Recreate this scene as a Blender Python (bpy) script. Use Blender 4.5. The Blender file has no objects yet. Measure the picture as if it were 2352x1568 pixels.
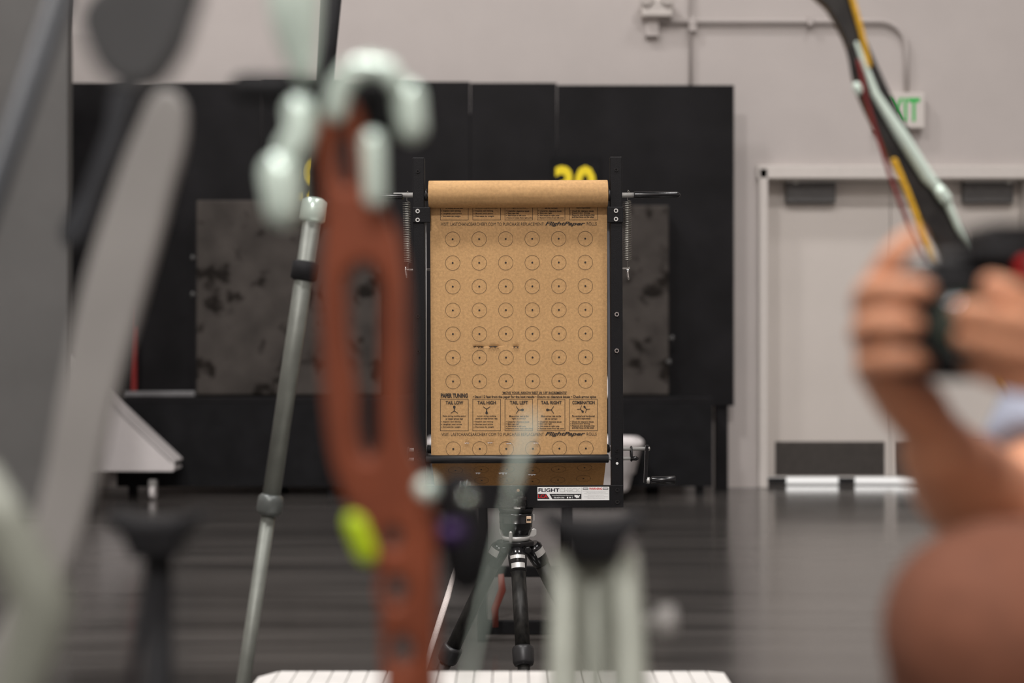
import bpy, bmesh, math, random
from mathutils import Vector, Matrix, Euler, noise
random.seed(7)
scene = bpy.context.scene
COL = scene.collection

# ------------------------------------------------------------------ camera, world, lights, exposure
FPX = 50.0 / 36.0 * 2352.0          # focal length in pixels of the 2352 x 1568 frame
CAMZ = 1.0
FOCUS = 3.68
cd = bpy.data.cameras.new('camera'); cam = bpy.data.objects.new('camera', cd); COL.objects.link(cam)
cd.lens = 50; cd.sensor_width = 36; cd.clip_start = 0.02; cd.clip_end = 100
cam.location = (0, 0, CAMZ); cam.rotation_euler = (math.pi / 2, 0, 0)
cd.dof.use_dof = True; cd.dof.focus_distance = FOCUS; cd.dof.aperture_fstop = 2.0
scene.camera = cam

w = bpy.data.worlds.new('world'); scene.world = w; w.use_nodes = True
w.node_tree.nodes['Background'].inputs[0].default_value = (1.0, 0.97, 0.94, 1)
w.node_tree.nodes['Background'].inputs[1].default_value = 2.2

LAMPS = [  # high-bay hall lamps: x, y, power
    (-3.6, 5.6, 410), (-3.6, 0.4, 640), (3.2, 0.4, 540), (3.2, 5.6, 150), (-0.6, -7.5, 1500),
]
for i, (lx, ly, pw) in enumerate(LAMPS):
    ld = bpy.data.lights.new('high_bay_lamp', 'AREA'); ld.shape = 'DISK'; ld.size = 1.1; ld.energy = pw
    ld.color = (1.0, 0.962, 0.945)
    lo = bpy.data.objects.new('high_bay_lamp', ld); COL.objects.link(lo); lo.location = (lx, ly, 9.9)

vs = scene.view_settings
vs.view_transform = 'Standard'; vs.look = 'None'; vs.gamma = 1; vs.use_curve_mapping = False
vs.exposure = -0.36

# ------------------------------------------------------------------ helpers
def P(x, y, Y):                      # a point seen at pixel (x, y), Y metres away
    return Vector(((x - 1176) / FPX * Y, Y, CAMZ - (y - 784) / FPX * Y))
S0 = FOCUS / FPX                     # metres per pixel at the paper
TILT = 0.0044
def D(x, y, dy=0.0):                 # a point of the paper stand, before its slight lean
    xx = x + (1160 - y) * TILT; yy = y + (x - 1190) * TILT
    v = P(xx, yy, FOCUS); v.y += dy; return v

def srgb(r, g, b):
    f = lambda c: ((c / 255 + 0.055) / 1.055) ** 2.4 if c > 10.31 else c / 255 / 12.92
    return (f(r), f(g), f(b), 1)

MATS = {}
def mat(name, col, rough=0.5, metal=0.0, var=0.12, scale=30.0, bump=0.0, spec=0.5, stretch=(1, 1, 1), coat=0.0, trans=0.0, detail=4):
    m = bpy.data.materials.new(name); m.use_nodes = True
    nt = m.node_tree; b = nt.nodes['Principled BSDF']
    tc = nt.nodes.new('ShaderNodeTexCoord'); mp = nt.nodes.new('ShaderNodeMapping'); mp.inputs['Scale'].default_value = stretch
    n = nt.nodes.new('ShaderNodeTexNoise'); n.inputs['Scale'].default_value = scale; n.inputs['Detail'].default_value = detail
    nt.links.new(tc.outputs['Object'], mp.inputs['Vector']); nt.links.new(mp.outputs[0], n.inputs['Vector'])
    r = nt.nodes.new('ShaderNodeValToRGB')
    r.color_ramp.elements[0].position = 0.3; r.color_ramp.elements[1].position = 0.7
    lo = [c * (1 - var) for c in col[:3]] + [1]; hi = [min(1, c * (1 + var)) for c in col[:3]] + [1]
    r.color_ramp.elements[0].color = lo; r.color_ramp.elements[1].color = hi
    nt.links.new(n.outputs['Fac'], r.inputs['Fac']); nt.links.new(r.outputs[0], b.inputs['Base Color'])
    b.inputs['Roughness'].default_value = rough; b.inputs['Metallic'].default_value = metal
    b.inputs['Specular IOR Level'].default_value = spec; b.inputs['Coat Weight'].default_value = coat
    if trans:
        b.inputs['Subsurface Weight'].default_value = trans; b.inputs['Subsurface Radius'].default_value = (0.01, 0.004, 0.002)
        b.inputs['Subsurface Scale'].default_value = 0.6
    if bump:
        bp = nt.nodes.new('ShaderNodeBump'); bp.inputs['Strength'].default_value = bump; bp.inputs['Distance'].default_value = 0.002
        nt.links.new(n.outputs['Fac'], bp.inputs['Height']); nt.links.new(bp.outputs[0], b.inputs['Normal'])
    MATS[name] = m
    return m

def tag(o, label=None, cat=None, group=None, kind=None):
    if label: o['label'] = label
    if cat: o['category'] = cat
    if group: o['group'] = group
    if kind: o['kind'] = kind
    return o

ORG = {}
def empty(name, loc, label=None, cat=None, group=None, kind=None):
    o = bpy.data.objects.new(name, None); COL.objects.link(o); o.location = loc; o.empty_display_size = 0.05
    ORG[o.name] = Vector(loc)
    return tag(o, label, cat, group, kind)

class MB:
    def __init__(s): s.v = []; s.f = []; s.sm = []
    def add(s, vs, fs, smooth=False):
        o = len(s.v); s.v += [Vector(q) for q in vs]
        for f in fs: s.f.append([o + i for i in f]); s.sm.append(smooth)
        return s
    def box(s, c, size, rot=None):
        hx, hy, hz = [d / 2 for d in size]; c = Vector(c)
        q = [Vector((x, y, z)) for x in (-hx, hx) for y in (-hy, hy) for z in (-hz, hz)]
        if rot is not None: q = [rot @ k for k in q]
        return s.add([c + k for k in q], [(0, 1, 3, 2), (4, 6, 7, 5), (0, 4, 5, 1), (2, 3, 7, 6), (0, 2, 6, 4), (1, 5, 7, 3)])
    def tube(s, path, rad, seg=12, flat=1.0, up=None, caps=True, round_ends=False):
        path = [Vector(p) for p in path]
        if not isinstance(rad, (list, tuple)): rad = [rad] * len(path)
        rad = list(rad)
        if round_ends:
            a, b = path[0], path[1]; d = (a - b).normalized(); c, e = path[-1], path[-2]; d2 = (c - e).normalized()
            pa = [a + d * rad[0] * math.sin(t) for t in (1.45, 1.1, 0.75, 0.4)]; ra = [rad[0] * math.cos(t) for t in (1.45, 1.1, 0.75, 0.4)]
            pb = [c + d2 * rad[-1] * math.sin(t) for t in (0.4, 0.75, 1.1, 1.45)]; rb = [rad[-1] * math.cos(t) for t in (0.4, 0.75, 1.1, 1.45)]
            path = pa + path + pb; rad = ra + rad + rb
        n = len(path); vs = []; prev = None
        for i, p in enumerate(path):
            t = (path[min(i + 1, n - 1)] - path[max(i - 1, 0)])
            t = t.normalized() if t.length > 1e-9 else Vector((0, 0, 1))
            if prev is None:
                u0 = Vector(up) if up else (Vector((0, 1, 0)) if abs(t.y) < 0.9 else Vector((1, 0, 0)))
                u = (u0 - t * u0.dot(t)).normalized()
            else:
                u = prev - t * prev.dot(t); u = u.normalized() if u.length > 1e-6 else Vector((0, 1, 0))
            prev = u; b = t.cross(u)
            for k in range(seg):
                a = 2 * math.pi * k / seg
                vs.append(p + (u * math.cos(a) * flat + b * math.sin(a)) * rad[i])
        fs = [(i * seg + k, i * seg + (k + 1) % seg, (i + 1) * seg + (k + 1) % seg, (i + 1) * seg + k) for i in range(n - 1) for k in range(seg)]
        s.add(vs, fs, True)
        if caps:
            o = len(s.v) - len(vs)
            s.f.append([o + k for k in range(seg)][::-1]); s.sm.append(False)
            s.f.append([o + (n - 1) * seg + k for k in range(seg)]); s.sm.append(False)
        return s
    def cyl(s, p0, p1, r0, r1=None, seg=20): return s.tube([p0, p1], [r0, r0 if r1 is None else r1], seg)
    def ring(s, c, axis, ro, ri, th, seg=24):
        c = Vector(c); ax = Vector(axis).normalized(); u = ax.orthogonal().normalized(); b = ax.cross(u); vs = []
        for k in range(seg):
            a = 2 * math.pi * k / seg; d = u * math.cos(a) + b * math.sin(a)
            vs += [c + d * ro - ax * th / 2, c + d * ro + ax * th / 2, c + d * ri + ax * th / 2, c + d * ri - ax * th / 2]
        fs = []
        for k in range(seg):
            o = 4 * k; q = 4 * ((k + 1) % seg)
            for j in range(4): fs.append((o + j, q + j, q + (j + 1) % 4, o + (j + 1) % 4))
        return s.add(vs, fs)
    def torus(s, c, axis, R, r, seg=24, sub=8, sx=1.0, sz=1.0):
        c = Vector(c); ax = Vector(axis).normalized(); u = ax.orthogonal().normalized(); b = ax.cross(u); vs = []
        for k in range(seg):
            a = 2 * math.pi * k / seg; d = u * math.cos(a) + b * math.sin(a); cc = c + u * math.cos(a) * R * sx + b * math.sin(a) * R * sz
            for j in range(sub):
                e = 2 * math.pi * j / sub; vs.append(cc + d * r * math.cos(e) + ax * r * math.sin(e))
        fs = [(k * sub + j, ((k + 1) % seg) * sub + j, ((k + 1) % seg) * sub + (j + 1) % sub, k * sub + (j + 1) % sub) for k in range(seg) for j in range(sub)]
        return s.add(vs, fs, True)
    def ball(s, c, r, seg=16, rings=10, rot=None):
        c = Vector(c); r = Vector(r) if hasattr(r, '__len__') else Vector((r, r, r)); vs = []
        for i in range(1, rings):
            t = math.pi * i / rings
            for k in range(seg):
                a = 2 * math.pi * k / seg
                q = Vector((r.x * math.sin(t) * math.cos(a), r.y * math.sin(t) * math.sin(a), r.z * math.cos(t)))
                vs.append(c + (rot @ q if rot is not None else q))
        top = Vector((0, 0, r.z)); bot = -top
        if rot is not None: top = rot @ top; bot = rot @ bot
        vs += [c + top, c + bot]; n = len(vs)
        fs = [(i * seg + k, (i + 1) * seg + k, (i + 1) * seg + (k + 1) % seg, i * seg + (k + 1) % seg) for i in range(rings - 2) for k in range(seg)]
        fs += [(n - 2, k, (k + 1) % seg) for k in range(seg)] + [(n - 1, (rings - 2) * seg + (k + 1) % seg, (rings - 2) * seg + k) for k in range(seg)]
        return s.add(vs, fs, True)
    def lathe(s, c, axis, prof, seg=32):      # prof: list of (distance along axis, radius)
        c = Vector(c); ax = Vector(axis).normalized()
        return s.tube([c + ax * d for d, r in prof], [max(r, 1e-5) for d, r in prof], seg) if False else s._lathe(c, ax, prof, seg)
    def _lathe(s, c, ax, prof, seg):
        u = ax.orthogonal().normalized(); b = ax.cross(u); vs = []
        for d, r in prof:
            for k in range(seg):
                a = 2 * math.pi * k / seg; vs.append(c + ax * d + (u * math.cos(a) + b * math.sin(a)) * max(r, 1e-5))
        fs = [(i * seg + k, i * seg + (k + 1) % seg, (i + 1) * seg + (k + 1) % seg, (i + 1) * seg + k) for i in range(len(prof) - 1) for k in range(seg)]
        s.add(vs, fs, True); o = len(s.v) - len(vs)
        s.f.append([o + k for k in range(seg)][::-1]); s.sm.append(False)
        s.f.append([o + (len(prof) - 1) * seg + k for k in range(seg)]); s.sm.append(False)
        return s
    def prism(s, pts, off):                   # planar polygon of 3-D points pushed by a vector
        pts = [Vector(p) for p in pts]; off = Vector(off); n = len(pts)
        return s.add(pts + [p + off for p in pts], [list(range(n))[::-1], [n + i for i in range(n)]] + [(i, (i + 1) % n, n + (i + 1) % n, n + i) for i in range(n)])
    def mesh(s, name, m, org=Vector((0, 0, 0))):
        me = bpy.data.meshes.new(name); me.from_pydata([v - org for v in s.v], [], s.f)
        me.polygons.foreach_set('use_smooth', s.sm); me.materials.append(m); me.validate(); me.update()
        bm = bmesh.new(); bm.from_mesh(me); bmesh.ops.recalc_face_normals(bm, faces=bm.faces); bm.to_mesh(me); bm.free()
        return me
    def build(s, name, m, parent=None, bevel=0.0, label=None, cat=None, group=None, kind=None, seg=2):
        if parent is not None: org = ORG[parent.name]
        else:
            xs = [v.x for v in s.v]; ys = [v.y for v in s.v]; zs = [v.z for v in s.v]
            org = Vector(((min(xs) + max(xs)) / 2, (min(ys) + max(ys)) / 2, min(zs)))
        o = bpy.data.objects.new(name, s.mesh(name, m, org)); COL.objects.link(o)
        ORG[o.name] = org
        if parent is not None: o.parent = parent
        else: o.location = org
        if bevel:
            md = o.modifiers.new('bevel', 'BEVEL'); md.width = bevel; md.segments = seg; md.limit_method = 'ANGLE'; md.angle_limit = math.radians(40)
        return tag(o, label, cat, group, kind)

def put_mesh(name, me, m, parent, label=None, kind=None):
    o = bpy.data.objects.new(name, me); COL.objects.link(o)
    if m is not None:
        me.materials.clear(); me.materials.append(m)
    o.parent = parent; ORG[o.name] = ORG[parent.name]
    return tag(o, label, None, None, kind)

def curve_to_mesh(cu, name):
    ob = bpy.data.objects.new(name, cu); COL.objects.link(ob)
    dg = bpy.context.evaluated_depsgraph_get()
    me = bpy.data.meshes.new_from_object(ob.evaluated_get(dg)); me.name = name
    bpy.data.objects.remove(ob); bpy.data.curves.remove(cu)
    return me

def fill_curve(name, loops, extrude=0.0, bevel=0.0, smooth=False):   # 2-D outline with holes -> mesh in the XY plane
    cu = bpy.data.curves.new(name, 'CURVE'); cu.dimensions = '2D'; cu.fill_mode = 'BOTH'
    cu.extrude = extrude; cu.bevel_depth = bevel; cu.offset = -bevel; cu.bevel_resolution = 3; cu.resolution_u = 6
    for lp in loops:
        if smooth:
            sp = cu.splines.new('BEZIER'); sp.bezier_points.add(len(lp) - 1)
            for bp, q in zip(sp.bezier_points, lp): bp.co = (q[0], q[1], 0); bp.handle_left_type = bp.handle_right_type = 'AUTO'
        else:
            sp = cu.splines.new('POLY'); sp.points.add(len(lp) - 1)
            for pt, q in zip(sp.points, lp): pt.co = (q[0], q[1], 0, 1)
        sp.use_cyclic_u = True
    return curve_to_mesh(cu, name)

def outline_mesh(name, loops_px, Y, thick, bevel, parent=None, m=None, smooth=False, label=None, cat=None, group=None):
    """outline given in frame pixels at distance Y, real thickness along the view depth"""
    me = fill_curve(name, [[(P(x, y, Y).x, P(x, y, Y).z) for x, y in lp] for lp in loops_px], thick / 2 - bevel, bevel, smooth)
    org = ORG[parent.name] if parent is not None else Vector((0, 0, 0))
    for v in me.vertices: v.co = Vector((v.co.x, Y - v.co.z, v.co.y)) - org
    if parent is None:
        xs = [v.co.x for v in me.vertices]; zs = [v.co.z for v in me.vertices]
        org = Vector(((min(xs) + max(xs)) / 2, Y, min(zs)))
        for v in me.vertices: v.co -= org
    me.materials.clear(); me.materials.append(m)
    me.polygons.foreach_set('use_smooth', [False] * len(me.polygons)); me.update()
    o = bpy.data.objects.new(name, me); COL.objects.link(o); ORG[o.name] = org
    if parent is not None: o.parent = parent
    else: o.location = org
    return tag(o, label, cat, group)

TXT = {}
def text_geo(s, bold=0.0, shear=0.0):
    key = (s, bold, shear)
    if key not in TXT:
        cu = bpy.data.curves.new('t', 'FONT'); cu.body = s; cu.resolution_u = 3; cu.offset = bold; cu.shear = shear
        me = curve_to_mesh(cu, 't')
        TXT[key] = ([tuple(v.co) for v in me.vertices], [tuple(p.vertices) for p in me.polygons]); bpy.data.meshes.remove(me)
    return TXT[key]
def text(mb, s, x0, y0, x1, y1, fn, bold=0.0, shear=0.0):
    """lettering fitted into the pixel box x0..x1, y0 (top)..y1 (bottom); fn maps pixels to the surface"""
    vs, fs = text_geo(s, bold, shear)
    ax = min(v[0] for v in vs); bx = max(v[0] for v in vs); ay = min(v[1] for v in vs); by = max(v[1] for v in vs)
    q = [fn(x0 + (v[0] - ax) / (bx - ax) * (x1 - x0), y1 - (v[1] - ay) / (by - ay) * (y1 - y0)) for v in vs]
    return mb.add(q, fs)

# ------------------------------------------------------------------ materials
wall_m = mat('painted_wall', srgb(192, 185, 181), 0.7, 0, 0.03, 3, 0.05)
ceil_m = mat('ceiling_grey', (0.10, 0.10, 0.10, 1), 0.8)
frame_m = mat('door_frame_paint', srgb(214, 208, 202), 0.45, 0, 0.02)
door_m = mat('door_paint', srgb(212, 205, 198), 0.5, 0, 0.03, 2)
black_ply = mat('black_painted_plywood', (0.010, 0.0095, 0.0105, 1), 0.6, 0, 0.35, 3, 0.1, 0.15)
black_cloth = mat('black_skirt', (0.008, 0.008, 0.009, 1), 0.8, 0, 0.3, 8, 0, 0.2)
grey_refl = mat('grey_reflection', (0.11, 0.108, 0.104, 1), 0.7, 0, 0.1, 2)
black_paint = mat('black_powder_coat', (0.007, 0.007, 0.008, 1), 0.42, 0.0, 0.3, 600, 0.25, 0.22)
black_gloss = mat('black_gloss', (0.008, 0.008, 0.009, 1), 0.2, 0, 0.2, 40, 0, 0.5)
black_rubber = mat('black_rubber', (0.012, 0.012, 0.013, 1), 0.42, 0, 0.2, 80, 0, 0.5)
black_matte = mat('black_matte', (0.007, 0.007, 0.008, 1), 0.7, 0, 0.3, 30, 0, 0.25)
chrome = mat('bright_steel', (0.72, 0.71, 0.69, 1), 0.22, 1.0, 0.08, 60)
silver = mat('satin_silver', (0.62, 0.62, 0.60, 1), 0.42, 0.6, 0.05, 60)
mint = mat('glint_tinted_metal', (0.76, 0.92, 0.82, 1), 0.25, 0.25, 0.06, 30, 0, 0.8)  # greenish tint of the lamp highlights is put into the base colour
mirror_m = mat('mirror_chrome', (0.85, 0.95, 0.88, 1), 0.06, 1.0, 0.02)
leg_pale = mat('satin_pale_leg', srgb(136, 139, 128), 0.45, 0.2, 0.08, 30)
spring_m = mat('spring_steel', (0.42, 0.41, 0.37, 1), 0.3, 1.0, 0.1, 60)
steel_dk = mat('dark_kick_steel', (0.09, 0.083, 0.077, 1), 0.4, 0.6, 0.1, 20)
closer_m = mat('closer_grey', (0.11, 0.108, 0.106, 1), 0.45, 0.3)
white_pl = mat('white_plastic', srgb(226, 221, 220), 0.4, 0, 0.02)
white_wd = mat('white_painted_slat', srgb(214, 212, 208), 0.5, 0, 0.04, 20)
yellow_m = mat('yellow_vinyl', srgb(248, 222, 6), 0.5, 0, 0.03)
green_m = mat('exit_green', srgb(30, 190, 80), 0.4, 0, 0.03)
orange_m = mat('copper_anodised', (0.225, 0.055, 0.022, 1), 0.45, 0.3, 0.25, 14)
carbon = mat('carbon_fibre', (0.014, 0.0135, 0.012, 1), 0.5, 0, 0.95, 70, 0.2, 0.35, (1, 1, 0.3))
camo = mat('camo_carbon', (0.013, 0.012, 0.011, 1), 0.4, 0, 0.8, 35, 0.05, 0.5, coat=0.2)
pole_m = mat('grey_green_pole', (0.17, 0.18, 0.16, 1), 0.5, 0.45, 0.12, 25)
slate_m = mat('dark_slate', (0.018, 0.021, 0.026, 1), 0.5, 0, 0.2)
pale_grey = mat('reflection_and_knob_grey', (0.30, 0.29, 0.275, 1), 0.5, 0.1, 0.08, 10)
char_m = mat('charcoal', (0.05, 0.051, 0.052, 1), 0.6, 0, 0.1)
lime_m = mat('lime_rubber', srgb(178, 205, 10), 0.5, 0, 0.05)
purple_m = mat('purple_anodised', srgb(48, 16, 76), 0.35, 0.3, 0.1)
red_m = mat('dark_red_paint', srgb(120, 22, 20), 0.5)
redled_m = mat('red_lamp_cover', srgb(230, 10, 12), 0.3)
red_str = mat('red_string', srgb(120, 26, 24), 0.6, 0, 0.3, 200)
yel_str = mat('yellow_string', srgb(215, 165, 30), 0.6, 0, 0.3, 200)
oran_refl = mat('orange_reflection', srgb(118, 54, 42), 0.6)
skin_m = mat('skin', srgb(210, 150, 116), 0.5, 0, 0.08, 18, 0.1, 0.4, trans=0.12)
shirt_m = mat('grey_blue_cloth', srgb(150, 155, 170), 0.85, 0, 0.1, 60, 0.1)
shade_skin_m = mat('shaded_skin_brown', srgb(112, 68, 48), 0.85, 0, 0.1, 60, 0.1)  # brown set to the tone of skin in shade
hair_m = mat('dark_hair', (0.02, 0.013, 0.009, 1), 0.5, 0, 0.4, 90)
lens_m = mat('lens_glass', (0.02, 0.035, 0.022, 1), 0.05, 0, 0.2, coat=1.0)
ink = mat('print_ink', (0.030, 0.021, 0.016, 1), 0.7, 0, 0.15, 200)
ink_thin = mat('print_ink_thin', (0.075, 0.046, 0.026, 1), 0.7, 0, 0.15, 200)
st_white = mat('sticker_white', srgb(235, 236, 234), 0.4, 0, 0.01)
st_dark = mat('sticker_charcoal', (0.022, 0.020, 0.022, 1), 0.4)
st_navy = mat('sticker_navy', (0.012, 0.010, 0.022, 1), 0.4)
st_grey = mat('sticker_grey', (0.42, 0.42, 0.42, 1), 0.4)
st_red = mat('sticker_red', srgb(200, 16, 28), 0.4)

def kraft(name, col, depth):
    m = mat(name, col, 0.75, 0, 0.10, 140, 0.12, 0.25, (1, 1, 1), detail=8)
    nt = m.node_tree; b = nt.nodes['Principled BSDF']
    n2 = nt.nodes.new('ShaderNodeTexNoise'); n2.inputs['Scale'].default_value = 5; n2.inputs['Detail'].default_value = 3
    n3 = nt.nodes.new('ShaderNodeTexNoise'); n3.inputs['Scale'].default_value = 700; n3.inputs['Detail'].default_value = 2
    mx = nt.nodes.new('ShaderNodeMix'); mx.data_type = 'RGBA'; mx.blend_type = 'MULTIPLY'; mx.inputs[0].default_value = depth
    r = nt.nodes.new('ShaderNodeValToRGB'); r.color_ramp.elements[0].position = 0.3; r.color_ramp.elements[1].position = 0.7
    r.color_ramp.elements[0].color = (0.72, 0.70, 0.66, 1); r.color_ramp.elements[1].color = (1.12, 1.1, 1.08, 1)
    ad = nt.nodes.new('ShaderNodeMath'); ad.operation = 'ADD'; ml = nt.nodes.new('ShaderNodeMath'); ml.operation = 'MULTIPLY'; ml.inputs[1].default_value = 0.5
    nt.links.new(n2.outputs['Fac'], ad.inputs[0]); nt.links.new(n3.outputs['Fac'], ad.inputs[1]); nt.links.new(ad.outputs[0], ml.inputs[0]); nt.links.new(ml.outputs[0], r.inputs['Fac'])
    src = b.inputs['Base Color'].links[0].from_socket
    nt.links.new(src, mx.inputs[6]); nt.links.new(r.outputs[0], mx.inputs[7]); nt.links.new(mx.outputs[2], b.inputs['Base Color'])
    return m
paper_m = kraft('kraft_paper', (0.56, 0.345, 0.16, 1), 0.7)
paper_in = kraft('kraft_paper_fibre', (0.60, 0.40, 0.22, 1), 0.4)
paper_lo = kraft('kraft_paper_shaded', (0.44, 0.235, 0.088, 1), 1.0)  # darker copy for the tail; its shade is put into the colour
def translucent(m, f):
    nt = m.node_tree; b = nt.nodes['Principled BSDF']; out = [x for x in nt.nodes if x.type == 'OUTPUT_MATERIAL'][0]
    t = nt.nodes.new('ShaderNodeBsdfTranslucent'); mx = nt.nodes.new('ShaderNodeMixShader'); mx.inputs[0].default_value = f
    nt.links.new(b.inputs['Base Color'].links[0].from_socket, t.inputs[0]); nt.links.new(b.outputs[0], mx.inputs[1]); nt.links.new(t.outputs[0], mx.inputs[2]); nt.links.new(mx.outputs[0], out.inputs[0])
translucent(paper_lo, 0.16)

def floor_material():
    m = mat('polished_dark_floor', (0.062, 0.057, 0.053, 1), 0.16, 0, 0.35, 1.6, 0, 0.8, (0.35, 3.2, 1), detail=6)
    nt = m.node_tree; b = nt.nodes['Principled BSDF']
    n = [x for x in nt.nodes if x.type == 'TEX_NOISE'][0]
    mr = nt.nodes.new('ShaderNodeMapRange'); mr.inputs[3].default_value = 0.10; mr.inputs[4].default_value = 0.24
    nt.links.new(n.outputs['Fac'], mr.inputs[0]); nt.links.new(mr.outputs[0], b.inputs['Roughness'])
    return m
floor_m = floor_material()

def butt_material():
    m = mat('worn_target_foam', (0.058, 0.051, 0.046, 1), 0.9, 0, 0.3, 5, 0.2, 0.2, detail=6)
    nt = m.node_tree; b = nt.nodes['Principled BSDF']; tc = [x for x in nt.nodes if x.type == 'TEX_COORD'][0]
    n2 = nt.nodes.new('ShaderNodeTexNoise'); n2.inputs['Scale'].default_value = 6.5; n2.inputs['Detail'].default_value = 3
    nt.links.new(tc.outputs['Object'], n2.inputs['Vector'])
    r = nt.nodes.new('ShaderNodeValToRGB'); r.color_ramp.elements[0].position = 0.36; r.color_ramp.elements[1].position = 0.46
    r.color_ramp.elements[0].color = (0.22, 0.2, 0.18, 1); r.color_ramp.elements[1].color = (1, 1, 1, 1)
    mx = nt.nodes.new('ShaderNodeMix'); mx.data_type = 'RGBA'; mx.blend_type = 'MULTIPLY'; mx.inputs[0].default_value = 1
    src = b.inputs['Base Color'].links[0].from_socket
    nt.links.new(n2.outputs['Fac'], r.inputs[0]); nt.links.new(src, mx.inputs[6]); nt.links.new(r.outputs[0], mx.inputs[7]); nt.links.new(mx.outputs[2], b.inputs['Base Color'])
    return m
butt_m = butt_material()

# ------------------------------------------------------------------ the hall
WY = 9.75; DY = 9.92                     # wall face, door leaves
DX0 = P(1757, 0, WY).x; DXL = 1.81; DX1 = DX0 + DXL; DZ = P(0, 408, WY).z
def struct(mb, name, m, bevel=0.0): return mb.build(name, m, None, bevel, kind='structure')
struct(MB().box((0, 0.4, -0.05), (19, 20.2, 0.1)), 'floor', floor_m)
struct(MB().box((0, 0.4, 11.05), (19, 20.2, 0.1)), 'ceiling', ceil_m)
b = MB()
b.box(((-9.0 + DX0) / 2, WY + 0.15, 5.5), (DX0 + 9.0, 0.3, 11)); b.box(((DX1 + 9.0) / 2, WY + 0.15, 5.5), (9.0 - DX1, 0.3, 11)); b.box(((DX0 + DX1) / 2, WY + 0.15, (DZ + 11) / 2), (DXL, 0.3, 11 - DZ))
struct(b, 'wall_back', wall_m)
struct(MB().box((-9.1, 0.4, 5.5), (0.2, 19.2, 11)), 'wall_left', wall_m)
struct(MB().box((9.1, 0.4, 5.5), (0.2, 19.2, 11)), 'wall_right', wall_m)
struct(MB().box((0, -9.3, 5.5), (18.4, 0.2, 11)), 'wall_rear', wall_m)
# grey panel added at left for the grey of a lens reflection
px = P(168, 0, 8.0).x
struct(MB().box((px - 0.75, 7.95, 1.9), (1.5, 0.1, 3.8)), 'wall_reflection_panel', grey_refl, 0.01)
# door frame
fr = MB(); fw = 0.06
fr.box((DX0 - fw / 2 + 0.012, WY + 0.06, DZ / 2 + 0.03), (fw, 0.22, DZ + 0.06)); fr.box((DX1 + fw / 2 - 0.012, WY + 0.06, DZ / 2 + 0.03), (fw, 0.22, DZ + 0.06))
fr.box(((DX0 + DX1) / 2, WY + 0.06, DZ + 0.035), (DXL + 2 * fw, 0.22, 0.09))
struct(fr, 'trim_1', frame_m, 0.006)
GAP = 0.05
lw = DXL / 2 - 0.002
for i in range(2):
    cx = DX0 + DXL * (0.25 + 0.5 * i)
    d = empty('door_%d' % (i + 1), (cx, DY, 0)); tag(d, kind='structure')
    MB().box((cx, DY + 0.022, (DZ + GAP) / 2), (lw - 0.003, 0.045, DZ - GAP - 0.01)).build('door_leaf', door_m, d, 0.003)
    if i == 0: MB().box((cx + lw / 2, DY + 0.052, (DZ + GAP) / 2), (0.05, 0.01, DZ - GAP)).build('astragal', steel_dk, d)
    kw = lw - 0.12
    MB().box((cx + (0.03 if i == 0 else -0.03), DY - 0.004, GAP + 0.135), (kw - 0.02, 0.006, 0.235)).build('kick_plate', steel_dk, d, 0.002)
    s = MB()
    e0 = -1 if i == 0 else 1
    s.box((cx + e0 * (lw / 2 - 0.085), DY + 0.022, GAP / 2 + 0.002), (0.19, 0.03, GAP - 0.004)); s.build('door_sweep', black_rubber, d)
    MB().box((P(1946, 0, DY).x if i == 0 else cx, DY + 0.022, GAP / 2 + 0.002), (0.11, 0.03, GAP - 0.004)).build('door_sweep', black_rubber, d)
    c = MB().box((P(1858, 0, DY).x if i == 0 else P(2263, 0, DY).x, DY - 0.04, P(0, 444, DY).z), (0.345, 0.07, 0.145)).build('door_closer', closer_m, d, 0.012)
    c2 = P(1862, 418, DY) if i == 0 else P(2268, 418, DY)
    MB().box((c2.x, DY - 0.07, c2.z), (0.36, 0.02, 0.02)).cyl((c2.x + (-0.12 if i == 0 else 0.12), DY - 0.1, c2.z), (c2.x + (-0.12 if i == 0 else 0.12), DY - 0.05, c2.z), 0.022).build('closer_arm', silver, c)
    hx = cx + e0 * (lw / 2 - 0.025)
    MB().cyl((hx, DY - 0.02, 0.13), (hx, DY - 0.02, 0.22), 0.018).box((hx, DY - 0.008, 0.175), (0.045, 0.012, 0.12)).build('hinge', silver, d)
tag(MB().box(((DX0 + DX1) / 2, DY + 0.02, 0.003), (DXL, 0.14, 0.006)).build('door_threshold', steel_dk), 'flat metal threshold under the white double doors', 'threshold')
tag(bpy.data.objects['door_threshold'], kind='structure')

# conduit and fittings on the wall
cy = WY - 0.035
pth = [P(1514, 49, cy), P(2020, 49, cy)]
for t in range(1, 9):
    a = t / 8 * math.pi / 2
    pth.append(P(2020 + 62 * math.sin(a), 49 + 62 * (1 - math.cos(a)), cy))
pth.append(P(2083, 209, cy))
c = empty('conduit_pipe', P(1780, 49, cy), 'grey conduit pipe running along wall and bending down to exit sign', 'pipe')
MB().tube(pth, 0.016, 10).build('pipe', wall_m, c)
for q in (1590, 1860): MB().box(P(q, 49, cy), (0.03, 0.06, 0.06)).build('pipe_clip', wall_m, c)
c = empty('wall_conduit', P(1587, 190, cy), 'thin vertical conduit on wall above black backstop', 'pipe')
MB().tube([P(1587, -420, cy), P(1587, 200, cy)], 0.011, 8).build('pipe', wall_m, c)
MB().box(P(1590, 60, cy), (0.05, 0.05, 0.07)).build('pipe_clip', wall_m, c)
c = empty('emergency_light', P(1510, 40, WY - 0.06), 'small white emergency light box at end of horizontal conduit', 'light')
MB().box(P(1508, 20, WY - 0.06), (0.21, 0.12, 0.13)).build('housing', frame_m, c, 0.015)
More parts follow.
